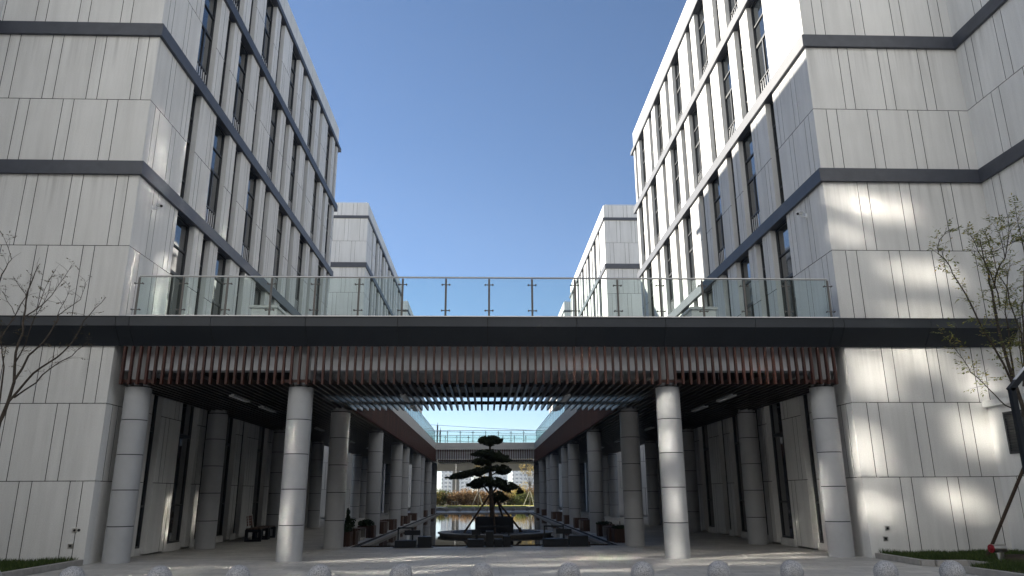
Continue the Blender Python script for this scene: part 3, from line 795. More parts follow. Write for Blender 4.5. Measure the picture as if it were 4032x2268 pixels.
for s, side, ys in ((-1,'left',Lp),(1,'right',Rp)):
    for k, y in enumerate(ys):
        put(PL, 'p', s*(4.82 + .05*math.sin(y*7)), y, f'brown slatted wooden planter on the {side} pool edge, {(ORD + ["fourteenth","fifteenth","sixteenth"])[k]} from the front', f'wooden planters on the {side} pool edge')
    for k, y in enumerate((29.2,36.2,47.2) if s < 0 else (29.3,36.9,45.2)):
        put(BE, 'b', s*4.86, y, f'low bench with concrete ends on the {side} pool edge, {ORD[k]} from the front', f'low benches on the {side} pool edge')
def plant(name, label, x, y, parts):
    T = thing(name, label, 'plant', (x, y, ZB+.4))
    for pn, c, r, n, sz, el in parts:
        mb = MB(); leaf_cloud(mb, c, r, n, sz, 0, .6, el); mb.build(pn, M_potplant, T, recalc=False)
    mb = MB(); mb.tube([(0,0,-.05),(0,0,.3)], .012, 6); mb.build('stem', M_bark, T)
mb_ = None
T = thing('conifer_shrub', 'narrow pointed dark conifer in the first planter on the left', 'shrub', (-4.78, 26.75, ZB+.4))
mb = MB()
for k in range(9): leaf_cloud(mb, (0,0,.05+k*.085), (.16*(1-k/10.5),.16*(1-k/10.5),.09), 170, .035, 0, .4, 2.5)
mb.build('foliage', M_potplant, T, recalc=False); mb = MB(); mb.tube([(0,0,-.06),(0,0,.8)], [.02,.006], 6); mb.build('trunk', M_bark, T)
plant('leafy_shrub', 'low leafy plant in front of the pointed conifer at the left', -4.82, 26.1, [('foliage',(0,0,.16),(.28,.28,.17),500,.06,1.8)])
plant('leafy_shrub', 'low round leafy plant in the third planter on the left', -4.82, 31.1, [('foliage',(0,0,.15),(.34,.3,.15),600,.06,1.8)])
plant('flowering_shrub', 'loose dark plant with round heads beside the left benches', -4.82, 26.95, [('foliage',(.12,0,.2),(.16,.2,.2),160,.05,1.8),('foliage',(.15,0,.42),(.14,.18,.07),90,.06,1.1)])
plant('leafy_shrub', 'flat dark plant in the first planter on the right', 4.82, 27.2, [('foliage',(0,0,.10),(.3,.5,.07),380,.05,1.8)])
plant('leafy_shrub', 'flat dark plant in the planter beside the right bench', 4.82, 30.8, [('foliage',(0,0,.10),(.34,.36,.08),320,.05,1.8)])

# benches by the left wall of the colonnade
T = thing('garden_bench', 'dark bench with a red-brown slatted backrest under the left colonnade', 'bench', (-8.75, 30.3, ZB), R(4))
b = MB()
for y in (-1.35,-.14,.14,1.2):
    b.box(-.30, -.19, y-.05, y+.05, 0, .43); b.box(.19, .30, y-.05, y+.05, 0, .43)
    b.box(-.19, .19, y-.05, y+.05, .33, .43); b.box(-.19, .19, y-.05, y+.05, 0, .07)
b.box(-.05, .05, -1.30, 1.15, .34, .42)
b.build('frame', M_dark, T)
b = MB()
for k in range(5): b.box(-.28+k*.11, -.28+k*.11+.095, -1.4, -.08, .431, .47); b.box(-.28+k*.11, -.28+k*.11+.095, .08, 1.25, .431, .47)
b.build('seat', M_plantwood, T)
b = MB()
for k in range(4): b.obox((-.34-.012*k, -.55, .58+k*.095), (.012,0,0), (0,.42,0), (0,0,.04))
b.build('backrest', M_benchwood, T)
for y in (-.9,-.2):
    b = MB(); b.tube([(-.27,y,.40),(-.37,y,.95)], .018, 6); b.build('back_bracket', M_white, T)

# ------------------------------------------------------------------ planting beds, grass, kerbs at the front
def bed(name, poly, z, m, label):
    mb = MB(); mb.face([(x, y, z) for x, y in poly]); o = mb.build(name, m); tag(o, label, 'soil', kind='structure'); return o
LB = [(-30,3),(-9.78,3),(-9.78,18.98),(-30,18.98)]
RB1 = [(9.86,19.0),(9.86,16.98),(10.05,16.88),(10.75,16.88),(10.75,16.4),(30,16.4),(30,19.0)]
RB2 = [(9.84,15.4),(9.98,13.8),(10.3,3),(30,3),(30,16.4),(10.75,16.4),(10.75,16.1),(10.3,15.75)]
bed('bed_soil', LB, .10, M_soil, 'soil of the grass bed by the left wall')
bed('bed_soil', RB1, .10, M_soil, 'soil of the grass bed by the right wall'); bed('bed_soil', RB2, .104, M_soil, 'soil of the nearer grass bed at the right')
def kerb(label, pts, w=.13, h=.13):
    mb = MB(); L = 0
    for (x0, y0), (x1, y1) in zip(pts, pts[1:]):
        d = Vector((x1-x0, y1-y0, 0)); n = max(1, round(d.length/1.0)); u = d.normalized(); nn = Vector((-u.y, u.x, 0))
        for k in range(n):
            a = k/n; c = (k+1)/n
            m = Vector((x0,y0,0)) + d*((a+c)/2)
            mb.obox((m.x, m.y, h/2), u*(d.length/n/2-.004), nn*(w/2), (0,0,h/2))
    o = mb.build('kerb', M_conc, bevel=.008); tag(o, label, 'kerb', kind='structure'); return o
kerb('pale stone kerb of the left grass bed', [(-9.71,18.95),(-9.71,3.0)])
kerb('pale stone kerb of the grass bed by the right wall', [(9.79,18.95),(9.79,17.02),(9.98,16.82),(10.72,16.82),(10.85,16.2)])
kerb('pale stone kerb of the nearer right grass bed', [(9.77,15.45),(9.91,13.8),(10.2,3.2)])
def inside(p, poly):
    x, y = p; r = False
    for (x0, y0), (x1, y1) in zip(poly, poly[1:] + poly[:1]):
        if (y0 > y) != (y1 > y) and x < (x1-x0)*(y-y0)/(y1-y0)+x0: r = not r
    return r
def grass(label, poly, n, xr, yr, hmin=.05, hmax=.14):
    mb = MB(); k = 0
    while k < n:
        x, y = rng.uniform(*xr), rng.uniform(*yr)
        k += 1
        if not inside((x, y), poly): continue
        dens = noise.noise(Vector((x*1.2, y*1.2, 0)))
        if dens < -.35: continue
        h = rng.uniform(hmin, hmax)*(1+.5*dens); a = rng.uniform(0, 6.28); w = .006
        dx, dy = math.cos(a)*w, math.sin(a)*w; lx, ly = rng.gauss(0,.03), rng.gauss(0,.03)
        mb.face([(x-dx,y-dy,.09),(x+dx,y+dy,.09),(x+dx*.6+lx*.5,y+dy*.6+ly*.5,.09+h*.6),(x+lx,y+ly,.09+h)])
    o = mb.build('grass', M_grass, recalc=False); tag(o, label, 'grass', kind='stuff')
grass('short green grass in the bed by the left wall', LB, 26000, (-13,-9.75), (13.5,19.0))
grass('short green grass in the strip by the right wall', RB1, 22000, (9.85,13.4), (16.4,19.0))
grass('short green grass in the nearer bed at the right', RB2, 20000, (9.85,13.0), (12.5,16.5))

# ------------------------------------------------------------------ street trees
def street_tree(name, label, limbs, leafm, barkm, n_leaf, tw_len, leaf_sz, seed, base, dens):
    r_ = random.Random(seed)
    T = thing(name, label, 'tree', base)
    tb, lf = MB(), MB(); B = Vector(base)
    for pts, ra, rb in limbs:
        P = [Vector(p)-B for p in pts]; n = len(P)
        # smooth the limb a little
        Q = [P[0]]
        for a, b in zip(P, P[1:]):
            m = (a+b)/2 + Vector((r_.gauss(0,.012), r_.gauss(0,.02), r_.gauss(0,.012))); Q += [m, b]
        rad = [(.68 if seed == 3 else .8)*(ra + (rb-ra)*(k/(len(Q)-1))**.7) for k in range(len(Q))]
        tb.tube(Q, rad, 7)
        # twigs and leaves
        acc = 0
        for k, (a, b) in enumerate(zip(Q, Q[1:])):
            fr = k/len(Q); d = (b-a); L = d.length; d = d.normalized()
            m_ = L*dens(fr, a.z + B.z); cnt = int(m_) + (1 if r_.random() < m_-int(m_) else 0)
            for _ in range(cnt):
                p = a + d*L*r_.random()
                t = (d*.75 + Vector((r_.gauss(0,.55), r_.gauss(0,.55), r_.gauss(.15,.4)))).normalized()
                l = tw_len*r_.uniform(.4,1.2)
                q1 = p + t*l*.5 + Vector((0,0,.02)); q2 = p + t*l + Vector((r_.gauss(0,.05), r_.gauss(0,.05), .03))
                tb.tube([p,q1,q2], [.0045,.0035,.002], 4, cap=False)
                for _c in range(r_.choice(n_leaf)):
                    o_ = p + (q2-p)*r_.uniform(.35,1.0)
                    ax = (t + Vector((r_.gauss(0,.7), r_.gauss(0,.7), r_.gauss(-.1,.5)))).normalized()
                    pl = r_.randint(3,5); s = leaf_sz*r_.uniform(.75,1.25); side = ax.cross(Vector((0,0,1)))
                    side = side.normalized() if side.length > .05 else Vector((1,0,0))
                    for j in range(pl):
                        for sg in (-1, 1):
                            if j == pl-1 and sg == 1: continue
                            c_ = o_ + ax*s*(.35+.55*j)
                            e = (side*sg + ax*.5 + Vector((r_.gauss(0,.12), r_.gauss(0,.12), -.35+r_.gauss(0,.2)))).normalized()
                            if j == pl-1: e = ax
                            w = e.cross(Vector((r_.gauss(0,.3), r_.gauss(0,.3), 1))).normalized()
                            lf.face([c_, c_+e*s*.45+w*s*.20, c_+e*s*.95, c_+e*s*.45-w*s*.20])
    tb.build('trunk', barkm, T); lf.build('crown', leafm, T, recalc=False)
    return T
TL = [([(-10.12,16.3,.05),(-10.45,16.33,1.31),(-10.62,16.36,2.61),(-10.56,16.39,3.16),(-10.43,16.42,4.04),(-10.53,16.45,4.69),(-10.47,16.48,5.16),(-10.53,16.51,5.71),(-10.58,16.54,6.12),(-10.52,16.57,6.48),(-10.47,16.6,6.8)],.085,.012),
([(-10.54,16.3,3.03),(-10.35,16.23,3.58),(-10.02,16.17,4.01),(-9.7,16.1,4.31),(-9.36,16.03,4.52),(-9.11,15.97,4.76),(-8.95,15.9,4.98),(-8.81,15.83,5.28),(-8.57,15.77,5.56),(-8.34,15.7,5.8)],.05,.008),
([(-10.42,16.4,4.07),(-10.27,16.5,4.64),(-10.06,16.6,4.96),(-9.93,16.7,5.41),(-9.96,16.8,5.64),(-9.85,16.9,5.81),(-9.61,17.0,6.08),(-9.59,17.1,6.5)],.04,.007),
([(-10.29,16.3,3.68),(-9.76,16.1,3.97),(-9.39,15.9,4.25),(-8.86,15.7,4.49),(-8.55,15.5,4.67),(-8.33,15.3,4.82)],.03,.007),
([(-10.53,16.5,5.53),(-10.24,16.6,5.83),(-10.11,16.7,6.1),(-10.02,16.8,6.44),(-9.88,16.9,6.9)],.025,.006),
([(-10.57,16.3,3.03),(-10.52,16.13,4.32),(-10.55,15.97,4.76),(-10.69,15.8,5.4)],.035,.01),
([(-10.9,16.3,4.34),(-10.95,16.48,5.03),(-10.82,16.66,5.64),(-10.78,16.84,6.1),(-10.99,17.02,6.29),(-11.4,17.2,6.7)],.03,.007),
([(-11.14,16.3,5.65),(-10.98,16.15,6.28),(-10.8,16.0,6.54),(-10.61,15.85,6.7),(-10.76,15.7,7.15)],.03,.007),
([(-10.32,16.6,5.73),(-10.39,16.85,6.28),(-10.36,17.1,6.85)],.016,.005),
([(-10.46,16.4,4.49),(-10.24,16.28,4.89),(-10.07,16.15,5.45),(-9.86,16.03,5.72),(-9.7,15.9,6.15)],.025,.006),
([(-9.96,16.8,5.64),(-9.76,16.65,5.95),(-9.61,16.5,6.29)],.013,.005),
([(-11.01,16.9,5.7),(-11.1,16.7,5.96),(-11.11,16.5,6.14)],.013,.005),
([(-10.6,16.32,2.3),(-11.1,16.4,3.9),(-11.14,16.3,5.65)],.045,.02),
([(-10.58,16.3,2.61),(-11.22,16.4,4.04),(-11.73,16.5,5.36),(-12.19,16.6,6.76)],.055,.012)]
TR = [([(11.84,16.2,.05),(12.14,16.24,1.65),(12.29,16.29,3.03),(12.2,16.33,4.04),(12.15,16.38,4.7),(12.13,16.42,5.41),(12.19,16.47,6.23),(12.22,16.51,6.69),(12.2,16.56,7.09),(12.23,16.6,7.6)],.085,.012),
([(12.27,16.24,3.2),(12.12,16.2,3.7),(11.96,16.12,4.07),(11.7,16.04,4.67),(11.46,15.97,5.09),(11.18,15.89,5.82),(10.94,15.81,6.25),(10.75,15.73,6.63),(10.48,15.66,6.91),(10.51,15.58,7.22),(10.67,15.5,7.41)],.045,.007),
([(12.25,16.4,4.05),(12.43,16.58,4.83),(12.62,16.75,5.8),(13.01,16.92,6.82),(13.27,17.1,7.17)],.035,.007),
([(12.34,16.6,6.33),(12.36,16.45,6.67),(12.55,16.3,7.04),(12.64,16.15,7.6),(12.58,16.0,7.97)],.03,.006),
([(12.3,16.2,3.9),(12.45,16.2,4.61),(12.56,16.28,5.16),(12.54,16.37,5.64),(12.57,16.45,6.29),(12.45,16.53,6.7),(12.46,16.62,7.57),(12.41,16.7,7.9)],.035,.006),
([(12.29,16.25,3.1),(12.39,16.2,3.88),(12.46,16.13,4.89),(12.52,16.07,5.63),(12.57,16.0,5.92),(12.74,15.93,6.83),(12.7,15.87,7.66),(12.66,15.8,8.15)],.04,.007),
([(12.29,16.2,2.16),(12.21,16.1,3.04),(11.92,16.0,3.28),(11.56,15.9,3.44),(11.31,15.8,3.65),(11.05,15.7,3.86),(10.81,15.6,4.04),(10.61,15.5,4.22),(10.3,15.4,4.63),(10.32,15.3,4.92)],.03,.006),
([(12.33,16.5,5.86),(12.13,16.3,6.5),(11.9,16.1,6.81),(11.56,15.9,7.34),(11.27,15.7,7.52)],.022,.006),
([(12.44,16.3,4.18),(12.57,16.43,4.95),(12.83,16.57,5.6),(12.9,16.7,6.1)],.018,.006),
([(12.62,16.4,7.07),(12.77,16.6,7.6),(12.83,16.8,8.04)],.016,.005),
([(12.22,16.2,3.02),(13.02,16.27,4.47),(13.61,16.33,6.01),(14.1,16.4,7.64)],.05,.01),
([(12.87,16.0,7.39),(12.71,16.25,7.41),(12.69,16.5,7.53)],.012,.005)]
street_tree('street_tree', 'nearly bare young tree with thin dark branches before the left wall', TL, M_leaf_l, M_bark, (0,1,1,1), .26, .07, 3, (-10.12,16.3,.05), lambda f, z: 8*(z > 3.9)*(.35+f))
street_tree('street_tree', 'young tree with small green and yellowing leaves before the right wall', TR, M_leaf_r, M_bark, (2,2,3), .28, .088, 5, (11.84,16.2,.05), lambda f, z: 12*(z > 3.6)*(.25+f))
mb = MB(); mb.tube([(-10.3,16.4,1.05),(-11.55,18.6,.05)][::-1], .042, 8); tag(mb.build('tree_prop', M_prop), 'dark slanting prop pole in the grass at the left', 'prop pole')
mb = MB(); mb.tube([(11.35,17.2,.05),(12.15,16.4,2.2)], .036, 8); tag(mb.build('tree_prop', M_prop), 'dark slanting prop pole in the grass behind the chrome outlet', 'prop pole')

# ------------------------------------------------------------------ lamp post, outlet, cameras, wall sockets
T = thing('street_lamp', 'dark square lamp post with an angled arm at the right edge', 'street lamp', (10.30, 13.9, .1))
b = MB(); w = .052
b.box(-w, w, -w, w, 0, 3.45); b.build('post', M_dark, T, bevel=.006)
b = MB(); u = Vector((.72,0,.69)).normalized(); n_ = Vector((0,1,0)); k_ = u.cross(n_)
b.obox(Vector((-w*.2,0,3.43)) + u*.55, u*.60, n_*w, k_*w); b.build('arm', M_dark, T, bevel=.006)
b = MB(); b.obox(Vector((-w*.2,0,3.43)) + u*.62 + k_*(w+.004), u*.42, n_*.045, k_*.006); b.build('lamp_lens', M_lampbody, T)
b = MB(); b.box(-.13, .13, -.13, .13, -.02, .02); b.build('base_plate', M_dark, T)
T = thing('pipe_outlet', 'short chrome pipe outlet with a red cap in the right grass', 'pipe outlet', (11.15, 16.35, .1))
b = MB(); b.tube([(0,0,-.05),(0,0,.22)], .075, 20); b.build('standpipe', M_steel, T)
b = MB(); b.tube([(-.17,-.02,.30),(.14,.03,.30)], .085, 20); b.build('head', M_steel, T)
b = MB(); b.tube([(-.20,-.025,.30),(-.172,-.021,.30)], .088, 20); b.tube([(-.235,-.03,.30),(-.20,-.025,.30)], .045, 12); b.build('cap', M_lens, T)
b = MB()
for k in range(5):
    a = rng.uniform(0,6.28)
mound = MB(); mound.lathe(0, 0, [(1.1,-.02),(.8,.06),(.4,.13),(.0001,.16)], 20)
o = mound.build('soil_mound', M_soil); o.location = (11.9, 16.6, .1); tag(o, 'small soil mound behind the chrome outlet', 'soil', kind='structure')
def cctv(label, sx, y, z):
    T = thing('security_camera', label, 'camera', (sx*FX, y, z), 0, 'security cameras on the block corners'); T.scale = (.78,.78,.78)
    S = -sx
    b = MB(); b.box(0, S*.025, -.06, .06, -.09, .09); b.build('wall_plate', M_white, T)
    b = MB(); b.tube([(S*.025,0,-.03),(S*.20,0,-.05),(S*.27,-.02,.02)], .022, 8); b.build('bracket', M_white, T)
    b = MB(); d = Vector((S*.62,-.55,-.28)).normalized(); c = Vector((S*.28,-.03,.085)); a = d.orthogonal().normalized()
    b.tube([c - d*.17, c + d*.17], .058, 12); b.obox(c + Vector((0,0,.058)) + d*.03, d*.21, d.cross(Vector((0,0,1))).normalized()*.065, Vector((0,0,.006))); b.build('housing', M_white, T)
    b = MB(); b.tube([c + d*.17, c + d*.185], .05, 12); b.build('lens', M_hole, T)
    b = MB(); b.tube([(S*.02,.02,.1),(S*.12,.03,.24),(S*.24,.02,.22),(S*.30,.05,.12)], .008, 6); b.build('cable', M_white, T)
cctv('white security camera high on the corner of the left block', -1, 20.0, 9.62)
cctv('white security camera high on the corner of the right block', 1, 20.3, 9.66)
def socket(label, x, z, cover):
    T = thing('wall_socket', label, 'wall socket', (x, YA, z), 0, 'metal sockets on the end walls')
    b = MB(); b.box(-.055, .055, -.016, .03, -.055, .055); b.build('plate', M_steel, T, bevel=.004)
    b = MB(); b.lathe(0, 0, [(.028,0),(.028,.012),(.012,.014)], 16); o = b.build('port', M_hole if cover else M_frame, T); o.rotation_euler = (R(90),0,0); o.location = (0,-.016,-.005)
    b = MB(); b.box(-.05, .05, -.024, -.0165, .018, .05); b.build('cover_flap', M_steel, T)
socket('square steel socket on the left end wall, upper one', -10.01, .80, True)
socket('square steel socket on the left end wall, lower one near the grass', -10.055, .44, False)
socket('square steel socket on the right end wall, upper one', 10.185, .71, True)
socket('square steel socket on the right end wall, lower one near the grass', 10.105, .46, False)
mb = MB(); mb.lathe(0, 0, [(.032,0),(.032,.02),(.02,.024)], 18); o = mb.build('conduit_plug', M_hole); o.rotation_euler = (R(90),0,0); o.location = (-9.91, YA, .80); tag(o, 'small round black pipe cap beside the upper left socket', 'pipe cap')

# ------------------------------------------------------------------ beyond the court: verge, shrubs, trees, viaduct, towers
mb = MB()
mb.box(-5.2, 5.4, 90.6, 91.0, -.26, .05); mb.box(-5.2, 5.4, 100.2, 100.5, -.26, .05)
o = mb.build('verge_kerb', M_conc); tag(o, 'low stone edge of the raised far verge', 'kerb', kind='structure')
mb = MB(); mb.box(-300, -5.2, 90.6, 90.9, -.26, -.1); mb.box(5.4, 300, 90.6, 90.9, -.26, -.1)
o = mb.build('road_kerb', M_conc); tag(o, 'kerb along the far side of the road', 'kerb', kind='structure')
mb = MB(); n = 40
for k in range(n):
    for j in range(8):
        def P(a, c):
            x = -5.2 + 10.6*a/n; y = 91.0 + 9.2*c/8
            return (x, y, -.02 + .10*math.sin(math.pi*a/n)**.6*math.sin(math.pi*c/8)**.7)
        mb.face([P(k,j),P(k+1,j),P(k+1,j+1),P(k,j+1)], 0, True)
o = mb.build('grass_verge', M_lawn); tag(o, 'mounded green grass verge beyond the far bollards', 'grass', kind='structure')
def bush(name, label, x, y, w, h, m, n, sz, stems=False):
    T = thing(name, label, 'shrub', (x, y, -.1), 0, 'shrubs beyond the lawn')
    mb = MB()
    for k in range(9):
        a = rng.uniform(-.8,.8); hh = h*rng.uniform(.55,1.0)*(1-.3*abs(a))
        leaf_cloud(mb, (a*w*.9, rng.uniform(-.8,.8), hh*.5), (w*rng.uniform(.45,.75), 1.1, hh*.62), n//7, sz, 0, .5, 1.5)
    mb.build('foliage', m, T, recalc=False)
    mb = MB()
    for k in range(9):
        a = rng.uniform(-.7,.7); mb.tube([(a*w*.3,0,0),(a*w*.8,rng.uniform(-.3,.3),h*rng.uniform(.7,1.05))], [.03,.008], 5)
    mb.build('stem', M_bark_pale, T)
BU = [(-9.5,119,2.2,3.0,M_shrub_ye,'yellow-green bushy shrub at the far left edge of the lawn'),(-7.2,120,2.0,2.9,M_shrub_gr,'green and yellow shrub beyond the lawn, left of the brown ones'),(-5.0,119,2.1,2.9,M_shrub_br,'rusty brown spreading shrub beyond the lawn, left of the pier'),
      (-2.6,120,2.0,3.1,M_shrub_br,'tall brown shrub beyond the lawn behind the left pole-propped tree'),(-.4,119,1.9,2.6,M_shrub_br,'brown shrub beyond the lawn straight behind the clipped tree'),(1.8,120,1.9,2.6,M_shrub_br,'dull brown shrub beyond the lawn, right of the clipped trunk'),
      (3.9,121,2.0,3.4,M_shrub_ye,'bright yellow shrub beyond the lawn, right of the clipped tree'),(6.0,120,2.1,3.3,M_shrub_ye,'pale yellow shrub behind the bare tree at the right'),(5.6,118.5,1.9,2.0,M_shrub_gr,'low green shrub under the bare tree at the right'),
      (8.2,120,2.1,3.2,M_shrub_br,'brown shrub at the far right edge of the lawn'),(10.6,120,2.2,3.2,M_shrub_ye,'yellowish shrub beyond the right end of the lawn'),(-11.8,120,2.2,3.2,M_shrub_br,'brown shrub beyond the left end of the lawn')]
for x, y, w, h, m, lb in BU: bush('shrub', lb, x, y, w*1.12, h*rng.uniform(.85,1.12), m, 3000, .15)
for k in range(14):
    x = -34 + k*5.0 + rng.uniform(-1,1)
    if -13 < x < 12: x += 26 if k % 2 else -26
    bush('shrub', None, x, 121+rng.uniform(-1,1), 2.6, 3.1, rng.choice([M_shrub_br,M_shrub_gr,M_shrub_ye]), 900, .2)
    o = bpy.data.objects[[q.name for q in bpy.data.objects if q.name.startswith('shrub')][-1]]
for o in bpy.data.objects:
    if o.name.split('.')[0] == 'shrub' and o.type == 'EMPTY' and 'label' not in o.keys():
        o['label'] = 'autumn shrub in the long row outside the view through the court'; o['group'] = 'shrubs outside the court view'
def far_tree(label, x, y, h, leafm, seed, leaves=True):
    r_ = random.Random(seed); T = thing('young_tree', label, 'tree', (x, y, -.12), 0, 'propped young trees on the lawn')
    tb, lf = MB(), MB()
    fork = h*.36
    tb.tube([(0,0,0),(.02,0,fork)], [.09,.075], 7)
    for k in range(6):
        a = (k-2.5)/2.5
        e = Vector((a*h*.18 + r_.gauss(0,.1), r_.gauss(0,.4), h*r_.uniform(.85,1.0)*(1-.12*abs(a))))
        m = Vector((a*h*.07, 0, fork + (e.z-fork)*.45))
        tb.tube([(.02,0,fork),m,e], [.05,.03,.01], 5)
        for j in range(10):
            p = m.lerp(e, r_.random()); q = p + Vector((r_.gauss(0,.35), r_.gauss(0,.35), r_.uniform(.1,.5))); tb.tube([p,q], [.012,.005], 4)
            if leaves:
                for l in range(7):
                    c = p.lerp(q, r_.random()) + Vector((r_.gauss(0,.08), r_.gauss(0,.08), r_.gauss(0,.08))); s = .085
                    u_ = Vector((r_.gauss(0,1), r_.gauss(0,1), r_.gauss(0,1))).normalized(); w_ = u_.orthogonal().normalized()
                    lf.face([c-u_*s, c+w_*s*.6, c+u_*s, c-w_*s*.6])
    tb.build('trunk', M_bark_pale, T)
    if leaves: lf.build('crown', leafm, T, recalc=False)
    for k, (dx, dy) in enumerate(((-.95,.1),(.6,.6),(.75,-.5))):
        p = MB(); p.tube([(dx,dy,0),(dx*.08,dy*.08,fork*.8)], .035, 6); o = p.build('tree_prop', M_white_prop, None)
        o.location = T.location; tag(o, f'pale wooden prop leaning on the {label.split(",")[0][-44:]}' if False else f'pale prop pole {("left of","behind","right of")[k]} the {"left" if x < 0 else "right"} young tree on the lawn', 'prop pole', 'pale prop poles of the young trees')
far_tree('thin young tree with yellow leaves on the lawn, left of centre', -1.05, 112, 6.6, M_shrub_ye, 2)
far_tree('bare forked young tree on the lawn at the right', 6.6, 112, 7.2, M_shrub_ye, 9)
def low_rail(label, x, y):
    mb = MB()
    for dx in (-.45,.0,.45): mb.tube([(dx,0,0),(dx,0,.62)], .025, 6)
    mb.tube([(-.5,0,.62),(.5,0,.62)], .025, 6); o = mb.build('prop_frame', M_white_prop); o.location = (x, y, -.12); tag(o, label, 'prop frame')
low_rail('low wooden frame before the brown shrub at the left', -4.5, 112); low_rail('low wooden frame right of the clipped tree, far beyond', 2.6, 112)
VI = thing('railway_viaduct', 'grey concrete railway viaduct crossing behind the shrubs', 'viaduct', (0, 140, 0))
b = MB(); prof = [(-1.0,5.75),(1.6,5.75),(3.2,7.0),(6.2,7.2),(6.2,7.55),(-5.6,7.55),(-5.6,7.2),(-2.6,7.0)]
b.prism_x([(y, z) for y, z in prof], -320, 320); b.build('deck', M_viaduct, VI)
b = MB(); b.box(-320, 320, -5.7, -5.5, 7.2, 8.3); b.box(-320, 320, 6.1, 6.3, 7.2, 8.3); b.build('parapet', M_viaduct, VI)
for k in range(-9, 10):
    b = MB(); b.box(-.6, .6, -1.0, 1.2, -.3, 5.75); o = b.build('pier', M_viaduct, VI); o.location = (-5.5 + k*32, 0, 0)
for lb, x, y, h in (('tall catenary mast on the viaduct, left and taller looking of two', -8.8, 135.2, 6.2), ('catenary mast on the far side of the viaduct, right of two', -8.9, 145.4, 6.2)):
    T = thing('catenary_mast', lb, 'mast', (x, y, 7.5), 0, 'catenary masts on the viaduct')
    b = MB(); b.box(-.13, .13, -.13, .13, 0, h); b.build('mast', M_frame, T)
    b = MB(); s = 1 if y < 140 else -1; b.tube([(0,0,h-1.0),(0,s*2.6,h-.7)], .05, 6); b.tube([(0,0,h-2.2),(0,s*2.6,h-.9)], .04, 6); b.tube([(0,0,h),(0,0,h+.5)], .04, 6); b.build('bracket', M_frame, T)
for k, (y, z, lb) in enumerate(((134.9,13.9,'highest overhead wire above the viaduct, sagging slightly'),(137.6,12.9,'overhead contact wire on the near track of the viaduct'),(142.8,12.3,'overhead contact wire on the far track of the viaduct'),(137.6,11.2,'lower overhead wire on the near side of the viaduct'),(142.8,10.4,'lowest overhead wire on the far side of the viaduct'))):
    pts = []
    for j in range(33):
        x = -160 + j*10; f = ((x+8.8) % 50)/50; pts.append((x, y, z - 1.3*4*f*(1-f)*(1 if k == 0 else .5)))
    mb = MB(); mb.tube(pts, .035, 5); tag(mb.build('overhead_wire', M_frame), lb, 'overhead wire', 'overhead wires of the railway')
mb = MB(); mb.tube([(-4.9,125,-.1),(-4.9,125,6.6)], .05, 8); mb.tube([(-4.9,125,6.6),(-4.5,124.6,6.7)], .03, 6); tag(mb.build('white_pole', M_white), 'slim white pole standing before the viaduct pier', 'pole')
mb = MB(); mb.tube([(-6.3,127,-.1),(-6.3,127,5.0)], .06, 8); mb.box(-6.5,-6.1,126.9,127.1,4.6,4.75); tag(mb.build('white_pole', M_white), 'shorter white pole left of the slim one, before the viaduct', 'pole')
for k, (x, w, h, y, lb) in enumerate(((-58,26,27,600,'pale high-rise flats far away, leftmost seen under the viaduct'),(-24,24,28,620,'pale high-rise flats far away, left of the pier'),(6,22,26,580,'pale high-rise flats far away, behind the clipped tree'),(34,24,28,610,'pale high-rise flats far away, right of the clipped tree'),(64,26,26,590,'pale high-rise flats far away, rightmost under the viaduct'))):
    T = thing('apartment_tower', lb, 'tower', (x, y, -.3), 0, 'pale high-rise flats in the distance')
    b = MB(); b.box(-w/2, w/2, 0, 14, 0, h); b.build('wall', M_tower, T)
    b = MB(); b.box(-w/2-.4, w/2+.4, -.4, 14.4, h, h+1.1); b.box(-3, 3, 4, 9, h+1.1, h+4); b.build('roof', M_white, T)
    b = MB()
    for j in range(int(h/3)):
        for q in (-.3, .3): b.box(q*w-2.2, q*w+2.2, -1.2, -.01, j*3+.1, j*3+1.1)
    b.build('balconies', M_white, T)

# offices across the street behind the viewer: sunlit pale front shaped to fill the shade, panes to throw the sun back
OFB = thing('office_building', 'pale office block across the street behind the viewer', 'building', (0,0,0))
OY = -12.0
b = MB(); b.box(-95, 75, -30, OY, 17, 46); b.build('wall', M_white_wall, OFB)
b = MB(); b.box(-95, 75, -30, OY+.4, -.3, 16.99); b.build('fill_cut_podium', M_podium, OFB)  # dark lower front added to keep fill light out of the colonnade
wr = random.Random(11)
def glint(x, z, w, h, t=.0012, m=None):
    """unseen mirror pane on the block opposite, placed to throw a patch of sun"""
    f = MB(); f.box(x-w/2-.05, x+w/2+.05, OY, OY+.03, z-h/2-.05, z+h/2+.05)
    wn = f.build('window', M_frame, OFB)
    g = MB(); tx, tz = wr.gauss(0,t), wr.gauss(0,t)
    g.obox((x, OY+.05, z), Vector((w/2, w/2*tx, 0)), Vector((-tx*.004,.004,-tz*.004)), Vector((0, h/2*tz, h/2)))
    g.build('pane', m or M_mirror, wn)
